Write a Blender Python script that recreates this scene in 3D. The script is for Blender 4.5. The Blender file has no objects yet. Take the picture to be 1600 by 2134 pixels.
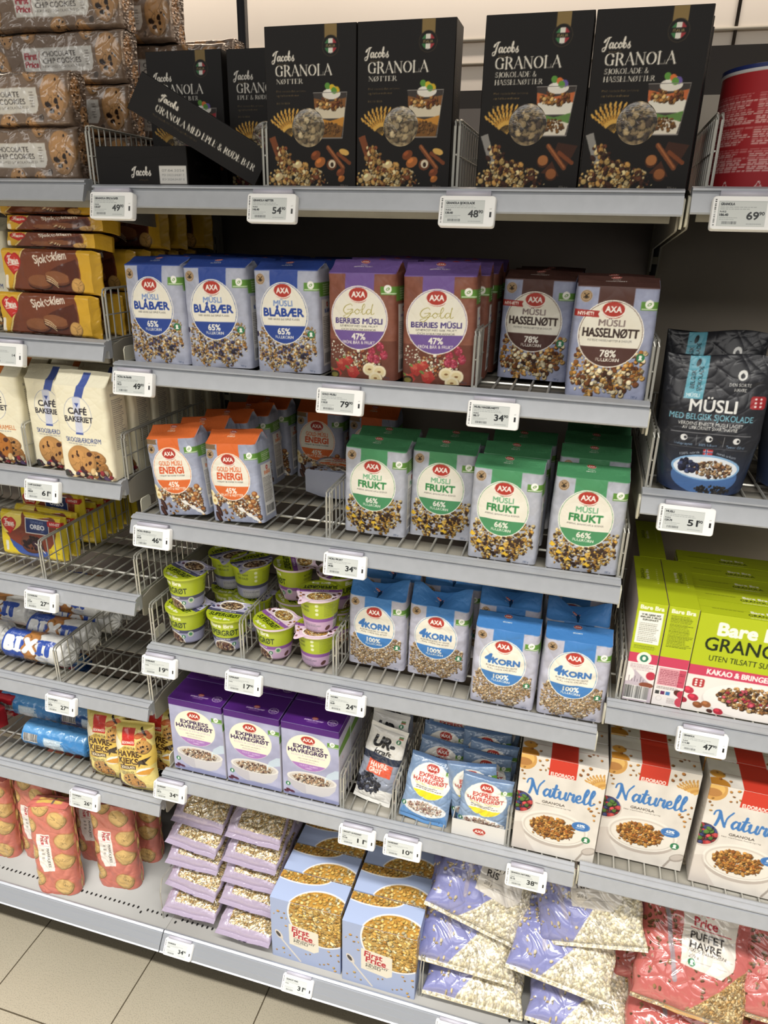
import bpy, bmesh, math, random
import numpy as np
from mathutils import Vector, Matrix, Euler

SC = bpy.context.scene
COL = SC.collection
R = math.radians

# ------------------------------------------------------------------ camera
cd = bpy.data.cameras.new('camera')
cam = bpy.data.objects.new('camera', cd)
COL.objects.link(cam)
cam.location = (0.799, -1.082, 1.726)
cam.rotation_euler = (R(68.331), R(-1.2545), R(15.812))
cd.sensor_fit = 'VERTICAL'
cd.sensor_height = 36.0
cd.lens = 1476.1 * 36.0 / 2134.0
cd.clip_start = 0.02
SC.camera = cam

# ------------------------------------------------------------------ world, lamps, exposure
SC.view_settings.view_transform = 'Standard'
SC.view_settings.look = 'None'
SC.view_settings.gamma = 1.0
SC.view_settings.use_curve_mapping = False
SC.view_settings.exposure = 0.0
wd = bpy.data.worlds.new('shop_ambient')
SC.world = wd
wd.use_nodes = True
wd.node_tree.nodes['Background'].inputs[0].default_value = (1.0, 0.96, 0.9, 1)
wd.node_tree.nodes['Background'].inputs[1].default_value = 0.27

def area(name, loc, sx, sy, power, rot=(0, 0, 0), spread=180, color=(1, 0.965, 0.91)):
    l = bpy.data.lights.new(name, 'AREA')
    l.shape = 'RECTANGLE'; l.size = sx; l.size_y = sy
    l.energy = power; l.color = color; l.spread = R(spread)
    o = bpy.data.objects.new(name, l)
    COL.objects.link(o)
    o.location = loc; o.rotation_euler = rot
    return o

# aisle light line hanging from the shop ceiling, parallel to the shelves
area('aisle_light_line', (0.5, -1.25, 3.05), 7.0, 0.18, 138, spread=94)
area('aisle_fill_field', (0.5, -3.2, 3.05), 7.0, 2.0, 110)  # broad unseen fill, added to light the pack fronts and soften shadows
# cove strip that washes the cream wall behind the gondola
area('wall_wash_strip', (0.5, 0.56, 2.75), 6.0, 0.05, 27, rot=(R(48), 0, 0), spread=84, color=(1, 0.9, 0.8))

# ------------------------------------------------------------------ materials
def s2l(c):
    c = np.asarray(c, dtype=np.float64)
    return np.where(c <= 0.04045, c / 12.92, ((c + 0.055) / 1.055) ** 2.4)

def C(c):
    if isinstance(c, str):
        c = c.lstrip('#')
        return np.array([int(c[i:i + 2], 16) / 255 for i in (0, 2, 4)], dtype=np.float32)
    return np.asarray(c, dtype=np.float32)

MATS = {}
def mat(name, col=None, rough=0.5, metal=0.0, spec=0.5, coat=0.0, bump=None, trans=0.0, noise=None, alpha=1.0):
    if name in MATS: return MATS[name]
    m = bpy.data.materials.new(name); m.use_nodes = True
    nt = m.node_tree; b = nt.nodes['Principled BSDF']
    b.inputs['Roughness'].default_value = rough
    b.inputs['Metallic'].default_value = metal
    b.inputs['Specular IOR Level'].default_value = spec
    b.inputs['Coat Weight'].default_value = coat
    b.inputs['Coat Roughness'].default_value = 0.12
    if trans: b.inputs['Transmission Weight'].default_value = trans
    b.inputs['Alpha'].default_value = alpha
    if col is None:
        a = nt.nodes.new('ShaderNodeAttribute'); a.attribute_name = 'Col'
        nt.links.new(a.outputs['Color'], b.inputs['Base Color'])
    else:
        lc = s2l(C(col))
        b.inputs['Base Color'].default_value = (*lc, 1)
        if noise:
            tc = nt.nodes.new('ShaderNodeTexCoord')
            n = nt.nodes.new('ShaderNodeTexNoise'); n.inputs['Scale'].default_value = noise[0]; n.inputs['Detail'].default_value = 5
            r = nt.nodes.new('ShaderNodeValToRGB')
            r.color_ramp.elements[0].position = 0.35; r.color_ramp.elements[1].position = 0.68
            r.color_ramp.elements[0].color = (*(lc * (1 - noise[1])), 1)
            r.color_ramp.elements[1].color = (*np.minimum(lc * (1 + noise[1]), 1), 1)
            nt.links.new(tc.outputs['Object'], n.inputs['Vector'])
            nt.links.new(n.outputs['Fac'], r.inputs['Fac'])
            nt.links.new(r.outputs['Color'], b.inputs['Base Color'])
    if bump:
        tc = nt.nodes.new('ShaderNodeTexCoord')
        n = nt.nodes.new('ShaderNodeTexNoise'); n.inputs['Scale'].default_value = bump[0]; n.inputs['Detail'].default_value = bump[2] if len(bump) > 2 else 3
        n.inputs['Distortion'].default_value = bump[3] if len(bump) > 3 else 0
        bp = nt.nodes.new('ShaderNodeBump'); bp.inputs['Strength'].default_value = bump[1]; bp.inputs['Distance'].default_value = 0.004
        nt.links.new(tc.outputs['Object'], n.inputs['Vector'])
        nt.links.new(n.outputs['Fac'], bp.inputs['Height'])
        nt.links.new(bp.outputs['Normal'], b.inputs['Normal'])
    MATS[name] = m
    return m

M_CARD = mat('printed_card', None, 0.45, spec=0.25)
M_PAPER = mat('printed_paper', None, 0.5, spec=0.35, bump=(45, 0.25, 3, 0.6))
M_FILM = mat('printed_film', None, 0.22, spec=0.5, coat=0.35, bump=(32, 0.45, 3, 1.2))
M_CLEAR = mat('printed_glossy_film', None, 0.14, spec=0.6, coat=0.7, bump=(24, 0.55, 4, 1.6))
M_SATIN = mat('printed_satin_pouch', None, 0.33, spec=0.5, bump=(18, 0.22, 3, 1.0))
M_CUP = mat('printed_cup', None, 0.3, spec=0.45)
M_SCREEN = mat('paper_screen', None, 0.35, spec=0.4)
M_TAG = mat('white_tag_plastic', '#f1f1ef', 0.4)
M_TAGP = mat('tag_print', None, 0.4)
M_CLIP = mat('clear_lilac_plastic', '#d6d4e2', 0.2, trans=0.3)
M_RAIL = mat('silver_rail', '#a6a9ae', 0.4, metal=0.2, noise=(60, 0.03))
M_STEEL = mat('grey_powder_steel', '#b5b3ab', 0.45, noise=(30, 0.04))
M_WIRE = mat('zinc_wire', '#bdbcb4', 0.32, metal=0.55)
M_BRACK = mat('cream_bracket', '#d0ccb8', 0.4)
M_PLATE = mat('grey_bracket', '#8f8a7e', .45)
M_BACK = mat('dark_back_panel', '#928880', 0.42, noise=(8, 0.05))
M_UPR = mat('grey_upright', '#8c8672', 0.45)
M_BLACK = mat('black_metal', '#17151a', 0.35)
M_DARK = mat('dark_slot', '#0d0c0b', 0.8)

# ------------------------------------------------------------------ object helpers
def tag(o, label, cat, group=None, kind=None):
    o['label'] = label; o['category'] = cat
    if group: o['group'] = group
    if kind: o['kind'] = kind
    return o

def empty(name, loc=(0, 0, 0), rot=(0, 0, 0)):
    o = bpy.data.objects.new(name, None); COL.objects.link(o)
    o.location = loc; o.rotation_euler = rot
    return o

def dup(o, parent=None):
    c = o.copy(); COL.objects.link(c)
    if parent is not None: c.parent = parent
    for ch in list(o.children): dup(ch, c)
    return c

class MB:
    """collects grids and polygons with a colour per vertex, builds ONE mesh object"""
    def __init__(s): s.v = []; s.f = []; s.c = []; s.n = 0
    def grid(s, P, col=(1, 1, 1), wrap=False, flip=False):
        r, c = P.shape[:2]
        s.v.append(P.reshape(-1, 3).astype(np.float32))
        cc = np.empty((r, c, 3), np.float32); cc[:] = col
        s.c.append(cc.reshape(-1, 3))
        ci = np.arange(c if wrap else c - 1); ri = np.arange(r - 1)
        a = ri[:, None] * c + ci[None]; b = ri[:, None] * c + (ci[None] + 1) % c
        q = np.stack([a, b, b + c, a + c], -1).reshape(-1, 4) + s.n
        s.f.append(q[:, ::-1] if flip else q)
        s.n += r * c
        return s
    def poly(s, pts, col=(1, 1, 1)):
        pts = np.asarray(pts, np.float32); k = len(pts)
        s.v.append(pts); s.c.append(np.tile(C(col), (k, 1)))
        s.f.append([list(range(s.n, s.n + k))]); s.n += k
        return s
    def box(s, x0, x1, y0, y1, z0, z1, col=(1, 1, 1)):
        p = np.array([(x, y, z) for z in (z0, z1) for y in (y0, y1) for x in (x0, x1)], np.float32)
        s.v.append(p); s.c.append(np.tile(C(col), (8, 1)))
        s.f.append(np.array([(0, 2, 3, 1), (4, 5, 7, 6), (0, 1, 5, 4), (2, 6, 7, 3), (0, 4, 6, 2), (1, 3, 7, 5)]) + s.n)
        s.n += 8
        return s
    def tube(s, pts, r, n=6, col=(1, 1, 1)):
        pts = [Vector(p) for p in pts]; rings = []
        for i, p in enumerate(pts):
            d = (pts[min(i + 1, len(pts) - 1)] - pts[max(i - 1, 0)]).normalized()
            up = Vector((0, 0, 1)) if abs(d.z) < 0.9 else Vector((1, 0, 0))
            a = d.cross(up).normalized(); b = d.cross(a)
            rings.append([p + r * (math.cos(t) * a + math.sin(t) * b) for t in [2 * math.pi * k / n for k in range(n)]])
        s.grid(np.array([[list(q) for q in g] for g in rings]), col, wrap=True)
        s.poly([list(q) for q in rings[0]], col); s.poly([list(q) for q in rings[-1]][::-1], col)
        return s
    def prism(s, prof, x0, x1, col=(1, 1, 1)):
        """closed outline of (y,z) pairs run along x"""
        k = len(prof)
        P = np.array([[(x, y, z) for (y, z) in prof] for x in (x0, x1)])
        s.grid(P, col, wrap=True)
        s.poly(P[0][::-1], col); s.poly(P[1], col)
        return s
    def build(s, name, m, parent=None, smooth=True, ang=35):
        V = np.concatenate(s.v); Cc = np.concatenate(s.c)
        fl = []; tot = []
        for f in s.f:
            if isinstance(f, np.ndarray):
                fl.append(f.reshape(-1)); tot.append(np.full(len(f), f.shape[1]))
            else:
                for p in f: fl.append(np.array(p)); tot.append(np.array([len(p)]))
        fl = np.concatenate(fl).astype(np.int32); tot = np.concatenate(tot).astype(np.int32)
        me = bpy.data.meshes.new(name)
        me.vertices.add(len(V)); me.vertices.foreach_set('co', V.ravel())
        me.loops.add(len(fl)); me.loops.foreach_set('vertex_index', fl)
        me.polygons.add(len(tot))
        st = np.zeros(len(tot), np.int32); st[1:] = np.cumsum(tot)[:-1]
        me.polygons.foreach_set('loop_start', st); me.polygons.foreach_set('loop_total', tot)
        me.update(calc_edges=True)
        ca = me.attributes.new('Col', 'FLOAT_COLOR', 'POINT')
        L = np.ones((len(V), 4), np.float32); L[:, :3] = s2l(np.clip(Cc, 0, 1))
        ca.data.foreach_set('color', L.ravel())
        if smooth:
            me.polygons.foreach_set('use_smooth', np.ones(len(tot), bool))
            me.set_sharp_from_angle(angle=R(ang))
        me.materials.append(m)
        o = bpy.data.objects.new(name, me); COL.objects.link(o)
        if parent is not None: o.parent = parent
        return o

# ------------------------------------------------------------------ printed artwork (computed as colours, in millimetres)
GL = {}
def glyphs(s, bold):
    k = (s, bold)
    if k in GL: return GL[k]
    cu = bpy.data.curves.new('lettering', 'FONT'); cu.body = s; cu.size = 1; cu.offset = bold; cu.resolution_u = 3
    ob = bpy.data.objects.new('lettering', cu)
    me = bpy.data.meshes.new_from_object(ob)
    V = np.empty(len(me.vertices) * 3, np.float32); me.vertices.foreach_get('co', V)
    me.calc_loop_triangles()
    T = np.empty(len(me.loop_triangles) * 3, np.int32); me.loop_triangles.foreach_get('vertices', T)
    V = V.reshape(-1, 3)[:, :2]; T = T.reshape(-1, 3)
    bpy.data.objects.remove(ob); bpy.data.meshes.remove(me); bpy.data.curves.remove(cu)
    GL[k] = (V, T)
    return GL[k]
CAP = None

def spline(pts, n=7):
    P = np.asarray(pts, float)
    if len(P) < 3: return P
    Q = np.vstack([2 * P[0] - P[1], P, 2 * P[-1] - P[-2]]); out = []
    for i in range(1, len(Q) - 2):
        for t in np.linspace(0, 1, n, endpoint=False):
            a, b, c, d = Q[i - 1:i + 3]
            out.append(0.5 * (2 * b + (c - a) * t + (2 * a - 5 * b + 4 * c - d) * t * t + (3 * b - a - 3 * c + d) * t ** 3))
    out.append(P[-1])
    return np.array(out)

# serif capitals: skeleton strokes, the pen makes uprights thick and level strokes thin
def _st(x): return [(x, 0), (x, 1)]
def _sf(x, y, w=.15): return [(x - w, y), (x + w, y)]
def _ov(cx, rx): return [(cx + rx * math.sin(t), .5 + .5 * math.cos(t)) for t in np.linspace(0, 2 * math.pi, 25)]
SERIF = {
 'A': (.9, [([(.06, 0), (.44, 1)], .07), ([(.42, 1), (.8, 0)], .17), ([(.2, .34), (.64, .34)], .05), (_sf(.07, 0, .1), .05), (_sf(.8, 0, .13), .05)]),
 'B': (.8, [(_st(.17), 0), ([(.17, 1), (.45, .98), (.6, .77), (.45, .55), (.2, .53)], 'c'), ([(.2, .53), (.52, .5), (.68, .27), (.52, .03), (.17, 0)], 'c'), (_sf(.15, 0), .05), (_sf(.15, 1), .05)]),
 'D': (.95, [(_st(.17), 0), ([(.17, 1), (.55, .97), (.82, .5), (.55, .03), (.17, 0)], 'c'), (_sf(.15, 0), .05), (_sf(.15, 1), .05)]),
 'E': (.78, [(_st(.17), 0), ([(.02, 1), (.68, 1)], .05), ([(.17, .52), (.5, .52)], .05), ([(.02, 0), (.7, 0)], .05), ([(.68, 1), (.68, .8)], .05), ([(.71, 0), (.71, .24)], .05), ([(.5, .42), (.5, .62)], .05)]),
 'G': (.98, [([(.8, .74), (.68, .94), (.46, 1), (.2, .83), (.12, .5), (.2, .17), (.46, 0), (.64, .03), (.78, .1)], 'c'), ([(.78, .08), (.78, .42)], 0), (_sf(.78, .42, .16), .05), ([(.8, .74), (.8, .98)], .05)]),
 'H': (.98, [(_st(.17), 0), (_st(.78), 0), ([(.17, .52), (.78, .52)], .05)] + [(_sf(x, y), .05) for x in (.17, .78) for y in (0, 1)]),
 'J': (.55, [([(.34, 1), (.34, .2)], 0), ([(.34, .2), (.27, -.08), (.08, -.05)], 'c'), (_sf(.34, 1), .05)]),
 'K': (.92, [(_st(.17), 0), ([(.2, .45), (.72, 1)], .06), ([(.38, .62), (.8, 0)], .16), (_sf(.17, 0), .05), (_sf(.17, 1), .05), (_sf(.72, 1, .12), .05), (_sf(.8, 0, .12), .05)]),
 'L': (.78, [(_st(.17), 0), ([(.02, 0), (.68, 0)], .05), ([(.69, 0), (.69, .28)], .05), (_sf(.17, 1), .05)]),
 'M': (1.1, [([(.14, 0), (.14, 1)], .06), ([(.14, 1), (.52, .05)], .16), ([(.52, .05), (.9, 1)], .06), ([(.92, 0), (.92, 1)], .17), (_sf(.12, 0, .1), .05), (_sf(.92, 0, .13), .05), (_sf(.1, 1, .08), .05), (_sf(.95, 1, .1), .05)]),
 'N': (.98, [(_st(.15), .06), ([(.15, 1), (.8, 0)], .17), (_st(.8), .06), (_sf(.15, 0, .12), .05), (_sf(.8, 1, .12), .05), (_sf(.1, 1, .09), .05)]),
 'O': (.98, [(_ov(.47, .37), 0)]),
 'Ø': (.98, [(_ov(.47, .37), 0), ([(.06, -.1), (.89, 1.1)], .09)]),
 'P': (.76, [(_st(.17), 0), ([(.17, 1), (.5, .98), (.65, .74), (.5, .47), (.17, .45)], 'c'), (_sf(.17, 0), .05), (_sf(.15, 1), .05)]),
 'R': (.88, [(_st(.17), 0), ([(.17, 1), (.48, .98), (.62, .76), (.48, .53), (.17, .5)], 'c'), ([(.42, .5), (.74, 0)], .16), (_sf(.17, 0), .05), (_sf(.15, 1), .05), (_sf(.78, 0, .09), .05)]),
 'S': (.7, [([(.55, .8), (.48, .96), (.32, 1), (.14, .9), (.13, .68), (.35, .52), (.56, .36), (.56, .1), (.34, 0), (.16, .05), (.09, .22)], 'S'), ([(.56, .75), (.56, .98)], .05), ([(.08, .02), (.08, .25)], .05)]),
 'T': (.84, [(_st(.41), 0), ([(.04, 1), (.78, 1)], .05), ([(.04, 1), (.04, .76)], .05), ([(.78, 1), (.78, .76)], .05), (_sf(.41, 0), .05)]),
 'Æ': (1.2, [([(.04, 0), (.5, 1)], .06), ([(.6, 0), (.6, 1)], .17), ([(.3, .34), (.6, .34)], .05), (_sf(.05, 0, .09), .05), ([(.45, 1), (1.08, 1)], .05), ([(.6, .52), (.92, .52)], .05), ([(.46, 0), (1.1, 0)], .05), ([(1.08, 1), (1.08, .8)], .05), ([(1.11, 0), (1.11, .24)], .05)]),
 '&': (.95, [([(.8, .45), (.55, .05), (.3, 0), (.1, .2), (.25, .5), (.48, .72), (.42, .97), (.25, .95), (.24, .72), (.5, .3), (.85, 0)], 'S')]),
 ' ': (.38, []),
}
SCRIPT = {
 'J': (.72, [[(.3, .8), (.16, .62), (.3, .62), (.5, .95), (.85, 1.02)], [(.7, .98), (.5, .5), (.3, -.15), (.05, -.25), (.02, .0), (.3, .12)]]),
 'N': (.95, [[(-.08, .7), (.0, .95), (.2, 1.0), (.24, .6), (.12, 0)], [(.24, .95), (.4, .5), (.62, .02)], [(.62, .02), (.68, .6), (.95, 1.05)]]),
 'G': (.9, [[(.78, .8), (.62, 1.0), (.25, .75), (.12, .3), (.3, .02), (.6, .2), (.75, .45)], [(.4, .42), (.8, .45), (.66, .0), (.35, -.4), (.1, -.25), (.55, .02), (.95, .2)]]),
 'F': (.62, [[(.05, .72), (.15, .95), (.5, .92), (.85, 1.02)], [(.48, .92), (.38, .3), (.15, 0), (-.05, .15)], [(.2, .5), (.62, .54)]]),
 'a': (.56, [[(.42, .42), (.22, .5), (.06, .22), (.18, 0), (.38, .25), (.44, .48), (.4, .12), (.5, 0), (.62, .12)]]),
 'b': (.5, [[(.0, .1), (.28, .85), (.2, 1.0), (.12, .6), (.12, .12), (.25, 0), (.42, .22), (.28, .46), (.14, .3)]]),
 'c': (.45, [[(.4, .4), (.26, .5), (.07, .25), (.2, 0), (.5, .12)]]),
 'd': (.58, [[(.42, .42), (.22, .5), (.06, .22), (.18, 0), (.4, .3), (.54, 1.0), (.42, .12), (.52, 0), (.64, .12)]]),
 'e': (.44, [[(.02, .15), (.3, .28), (.28, .5), (.1, .38), (.1, .1), (.25, 0), (.48, .14)]]),
 'i': (.3, [[(0, .1), (.14, .5), (.1, .1), (.2, 0), (.34, .12)], [(.17, .7), (.18, .72)]]),
 'l': (.36, [[(0, .12), (.32, .8), (.26, 1.02), (.14, .7), (.12, .12), (.22, 0), (.4, .14)]]),
 'o': (.5, [[(.25, .5), (.06, .25), (.22, 0), (.42, .25), (.25, .5), (.4, .4), (.55, .42)]]),
 'r': (.45, [[(.0, .1), (.1, .54), (.2, .46), (.36, .48), (.32, .15), (.4, 0), (.5, .1)]]),
 's': (.42, [[(.02, .1), (.26, .52), (.22, .36), (.36, .12), (.2, -.02), (.04, .06)]]),
 't': (.38, [[(.0, .1), (.22, .9), (.12, .2), (.22, 0), (.4, .12)], [(.02, .6), (.36, .64)]]),
 'u': (.58, [[(0, .4), (.1, .5), (.08, .12), (.2, 0), (.4, .2), (.46, .5), (.42, .12), (.52, 0), (.62, .1)]]),
}

class Cv:
    """a printed face w x h mm; x to the right, y downwards from the top edge"""
    def __init__(s, w, h, bg, px=0.32):
        s.w, s.h, s.px = w, h, px
        s.W, s.H = max(2, int(round(w / px))), max(2, int(round(h / px)))
        s.a = np.empty((s.H, s.W, 3), np.float32); s.a[:] = C(bg)
        s.clip = None
    def _reg(s, x0, y0, x1, y1):
        p = s.px
        return max(0, int(x0 / p)), max(0, int(y0 / p)), min(s.W, int(x1 / p) + 2), min(s.H, int(y1 / p) + 2)
    def put(s, m, i0, j0, c, a=1.0):
        h, w = m.shape
        if h <= 0 or w <= 0: return s
        m = m.astype(np.float32)
        if s.clip is not None: m = m * s.clip[j0:j0 + h, i0:i0 + w]
        m = (m * a)[..., None]
        sub = s.a[j0:j0 + h, i0:i0 + w]
        sub += m * (C(c) - sub)
        return s
    def xy(s, r):
        i0, j0, i1, j1 = r
        return (np.arange(i0, i1)[None] + .5) * s.px, (np.arange(j0, j1)[:, None] + .5) * s.px
    def rect(s, x0, y0, x1, y1, c, a=1.0):
        r = s._reg(x0, y0, x1, y1)
        if r[2] <= r[0] or r[3] <= r[1]: return s
        X, Y = s.xy(r)
        return s.put((X >= x0) & (X < x1) & (Y >= y0) & (Y < y1), r[0], r[1], c, a)
    def rrect(s, x0, y0, x1, y1, rad, c, a=1.0):
        r = s._reg(x0, y0, x1, y1)
        if r[2] <= r[0] or r[3] <= r[1]: return s
        X, Y = s.xy(r)
        dx = np.maximum(np.maximum(x0 + rad - X, X - x1 + rad), 0); dy = np.maximum(np.maximum(y0 + rad - Y, Y - y1 + rad), 0)
        return s.put(dx * dx + dy * dy <= rad * rad, r[0], r[1], c, a)
    def emask(s, cx, cy, rx, ry, rot=0):
        k = max(rx, ry) if rot else 0
        r = s._reg(cx - (k or rx), cy - (k or ry), cx + (k or rx), cy + (k or ry))
        X, Y = s.xy(r); X = X - cx; Y = Y - cy
        if rot: X, Y = X * math.cos(rot) + Y * math.sin(rot), Y * math.cos(rot) - X * math.sin(rot)
        return (X / rx) ** 2 + (Y / ry) ** 2 <= 1, r
    def ell(s, cx, cy, rx, ry, c, rot=0, a=1.0):
        m, r = s.emask(cx, cy, rx, ry, rot)
        return s.put(m, r[0], r[1], c, a)
    def full(s, m):
        z = np.zeros((s.H, s.W), np.float32); r = m[1]
        z[r[1]:r[1] + m[0].shape[0], r[0]:r[0] + m[0].shape[1]] = m[0]
        return z
    def _edges(s, E, c, a=1.0):
        E = E / s.px
        x0, y0, x1, y1 = E.T
        i0, j0, i1, j1 = max(0, int(min(x0.min(), x1.min())) - 1), max(0, int(min(y0.min(), y1.min())) - 1), min(s.W, int(max(x0.max(), x1.max())) + 2), min(s.H, int(max(y0.max(), y1.max())) + 2)
        if i1 <= i0 or j1 <= j0: return s
        sg = np.where(y1 > y0, 1, -1); sw = y1 < y0
        xa = np.where(sw, x1, x0); ya = np.where(sw, y1, y0); xb = np.where(sw, x0, x1); yb = np.where(sw, y0, y1)
        ra = np.maximum(np.ceil(ya - .5), j0).astype(int); rb = np.minimum(np.ceil(yb - .5), j1).astype(int)
        n = np.maximum(rb - ra, 0); k = n > 0
        if not k.any(): return s
        xa, ya, xb, yb, ra, n, sg = [q[k] for q in (xa, ya, xb, yb, ra, n, sg)]
        idx = np.repeat(np.arange(len(n)), n)
        row = ra[idx] + (np.arange(n.sum()) - np.repeat(np.cumsum(n) - n, n))
        x = xa[idx] + (row + .5 - ya[idx]) * (xb - xa)[idx] / (yb - ya)[idx]
        ci = np.clip(np.ceil(x - .5), i0, i1).astype(int) - i0
        acc = np.zeros((j1 - j0, i1 - i0 + 1), np.int32)
        np.add.at(acc, (row - j0, ci), sg[idx])
        return s.put(np.cumsum(acc, 1)[:, :-1] != 0, i0, j0, c, a)
    def poly(s, pts, c, a=1.0):
        P = np.asarray(pts, float)
        return s._edges(np.hstack([P, np.roll(P, -1, 0)]), c, a)
    def stroke(s, pts, w, c, a=1.0):
        P = np.asarray(pts, float); w = np.broadcast_to(np.asarray(w, float), (len(P),))
        hw = w.max() / 2 + s.px
        r = s._reg(P[:, 0].min() - hw, P[:, 1].min() - hw, P[:, 0].max() + hw, P[:, 1].max() + hw)
        if r[2] <= r[0] or r[3] <= r[1]: return s
        M = np.zeros((r[3] - r[1], r[2] - r[0]), bool)
        for k in range(len(P) - 1):
            (ax, ay), (bx, by) = P[k], P[k + 1]; ww = (w[k] + w[k + 1]) / 4
            q = s._reg(min(ax, bx) - ww, min(ay, by) - ww, max(ax, bx) + ww, max(ay, by) + ww)
            if q[2] <= q[0] or q[3] <= q[1]: continue
            X, Y = s.xy(q); dx, dy = bx - ax, by - ay
            t = np.clip(((X - ax) * dx + (Y - ay) * dy) / (dx * dx + dy * dy + 1e-9), 0, 1)
            M[q[1] - r[1]:q[3] - r[1], q[0] - r[0]:q[2] - r[0]] |= (X - ax - t * dx) ** 2 + (Y - ay - t * dy) ** 2 <= ww * ww
        return s.put(M, r[0], r[1], c, a)
    def text(s, t, cx, cy, h=None, c='#000000', w=None, bold=0.0, rot=0.0, shear=0.0, al='c', a=1.0):
        """h = capital height, w = wanted width; (cx,cy) = middle (or left / right middle) of the capitals"""
        global CAP
        if CAP is None: CAP = float(glyphs('H', 0.0)[0][:, 1].max())
        if not t.strip(): return s
        V, T = glyphs(t, 0.0)
        if len(T) == 0: return s
        x0, x1 = V[:, 0].min(), V[:, 0].max()
        sy = h / CAP if h else None; sx = w / (x1 - x0) if w else sy
        if sy is None: sy = sx
        X = (V[:, 0] - (x0 + x1) / 2) * sx
        if al == 'l': X = (V[:, 0] - x0) * sx
        if al == 'r': X = (V[:, 0] - x1) * sx
        Y = -(V[:, 1] - CAP / 2) * sy
        X = X - shear * Y
        co, si = math.cos(rot), math.sin(rot)
        P = np.stack([cx + X * co - Y * si, cy + X * si + Y * co], 1)
        E = np.vstack([np.hstack([P[T[:, i]], P[T[:, (i + 1) % 3]]]) for i in range(3)])
        s._edges(E, c, a)
        if bold:
            for k in range(8):
                d = bold * (sy or sx); dx, dy = d * math.cos(k * .7854), d * math.sin(k * .7854)
                s._edges(E + np.array([dx, dy, dx, dy]), c, a)
        return s
    def pen(s, t, x, y, h, c, font, w=None, rot=0.0, wt=.17, shear=0.0, a=1.0):
        """serif or script lettering; (x,y) = left end of the base line, h = capital height"""
        F = SERIF if font == 'serif' else SCRIPT
        total = sum(F.get(ch, (.4, []))[0] for ch in t) * h
        k = w / total if w else 1.0
        px = 0.0; co, si = math.cos(rot), math.sin(rot)
        def tr(P):
            X = (px + P[:, 0]) * h * k + shear * P[:, 1] * h; Y = -P[:, 1] * h
            return np.stack([x + X * co - Y * si, y + X * si + Y * co], 1)
        for ch in t:
            adv, st = F.get(ch, (.4, []))
            for item in st:
                if font == 'serif':
                    P, wd = item
                    P = spline(P) if wd in ('c', 'S') or len(P) > 20 else np.asarray(P, float)
                    if wd == 'S': W = np.full(len(P), .11)
                    elif wd in (0, 'c'):
                        d = np.gradient(P, axis=0); W = .05 + (wt - .05) * (np.abs(d[:, 1]) / (np.hypot(d[:, 0], d[:, 1]) + 1e-9)) ** 1.3
                    else: W = np.full(len(P), wd)
                else:
                    P = spline(item)
                    d = np.gradient(P, axis=0); dn = d[:, 1] / (np.hypot(d[:, 0], d[:, 1]) + 1e-9)
                    W = wt * (.62 + .38 * np.clip(-dn + .3, 0, 1.3) / 1.3)
                s.stroke(tr(P), W * h, c, a)
            px += adv
        return s
    def bits(s, n, pal, smin, smax, seed, area=None, pts=None, asp=(.55, .95), rim=.55, dark=True):
        """n printed flakes; area = (cx,cy,rx,ry) or a mask function of (x,y)"""
        rg = np.random.RandomState(seed)
        if pts is None:
            pts = []
            while len(pts) < n:
                if callable(area):
                    q = rg.rand(2) * (s.w, s.h)
                    if area(*q): pts.append(q)
                else:
                    t = rg.rand() * 6.283; rr = math.sqrt(rg.rand())
                    pts.append((area[0] + area[2] * rr * math.cos(t), area[1] + area[3] * rr * math.sin(t)))
        pal = [C(p) for p in pal]
        for (x, y) in pts:
            r = smin + (smax - smin) * rg.rand() ** 1.6; q = r * (asp[0] + (asp[1] - asp[0]) * rg.rand()); th = rg.rand() * 3.14
            c = np.clip(pal[rg.randint(len(pal))] * (.70 + .36 * rg.rand()), 0, 1)
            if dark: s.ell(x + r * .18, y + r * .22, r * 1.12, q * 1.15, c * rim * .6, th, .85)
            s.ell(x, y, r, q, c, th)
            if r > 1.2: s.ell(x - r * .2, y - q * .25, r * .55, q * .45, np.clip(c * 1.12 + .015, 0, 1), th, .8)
        return s
    def mottle(s, amp, scale, seed):
        rg = np.random.RandomState(seed)
        for k in (1, 2, 4):
            gh, gw = max(2, int(s.h / scale * k) + 2), max(2, int(s.w / scale * k) + 2)
            g = rg.rand(gh, gw).astype(np.float32) - .5
            yi = np.linspace(0, gh - 1.001, s.H); xi = np.linspace(0, gw - 1.001, s.W)
            y0 = yi.astype(int); x0 = xi.astype(int); fy = (yi - y0)[:, None]; fx = (xi - x0)[None]
            v = (g[y0][:, x0] * (1 - fy) * (1 - fx) + g[y0 + 1][:, x0] * fy * (1 - fx) + g[y0][:, x0 + 1] * (1 - fy) * fx + g[y0 + 1][:, x0 + 1] * fy * fx)
            s.a += (amp * 2 / k) * v[..., None]
        return s
    def lines(s, x0, y0, x1, y1, n, c, seed=0, th=.45, a=.8):
        """small print"""
        rg = np.random.RandomState(seed); st = (y1 - y0) / n
        for i in range(n):
            y = y0 + st * (i + .3); x = x0; e = x1 - (x1 - x0) * rg.rand() * .3
            while x < e:
                l = (x1 - x0) * (.04 + .1 * rg.rand()); s.rect(x, y, min(x + l, e), y + st * th, c, a); x += l + (x1 - x0) * .018
        return s
    def barcode(s, x0, y0, x1, y1, seed=0, bg='#f4f2ee', vert=False):
        rg = np.random.RandomState(seed); s.rect(x0, y0, x1, y1, bg)
        p, e = (y0, y1) if vert else (x0, x1)
        while p < e:
            w = .35 + .9 * rg.rand()
            if vert: s.rect(x0 + .5, p, x1 - .5, min(p + w, e), '#222222')
            else: s.rect(p, y0 + .5, min(p + w, e), y1 - 2.2, '#222222')
            p += w + .4 + .8 * rg.rand()
        return s
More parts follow.
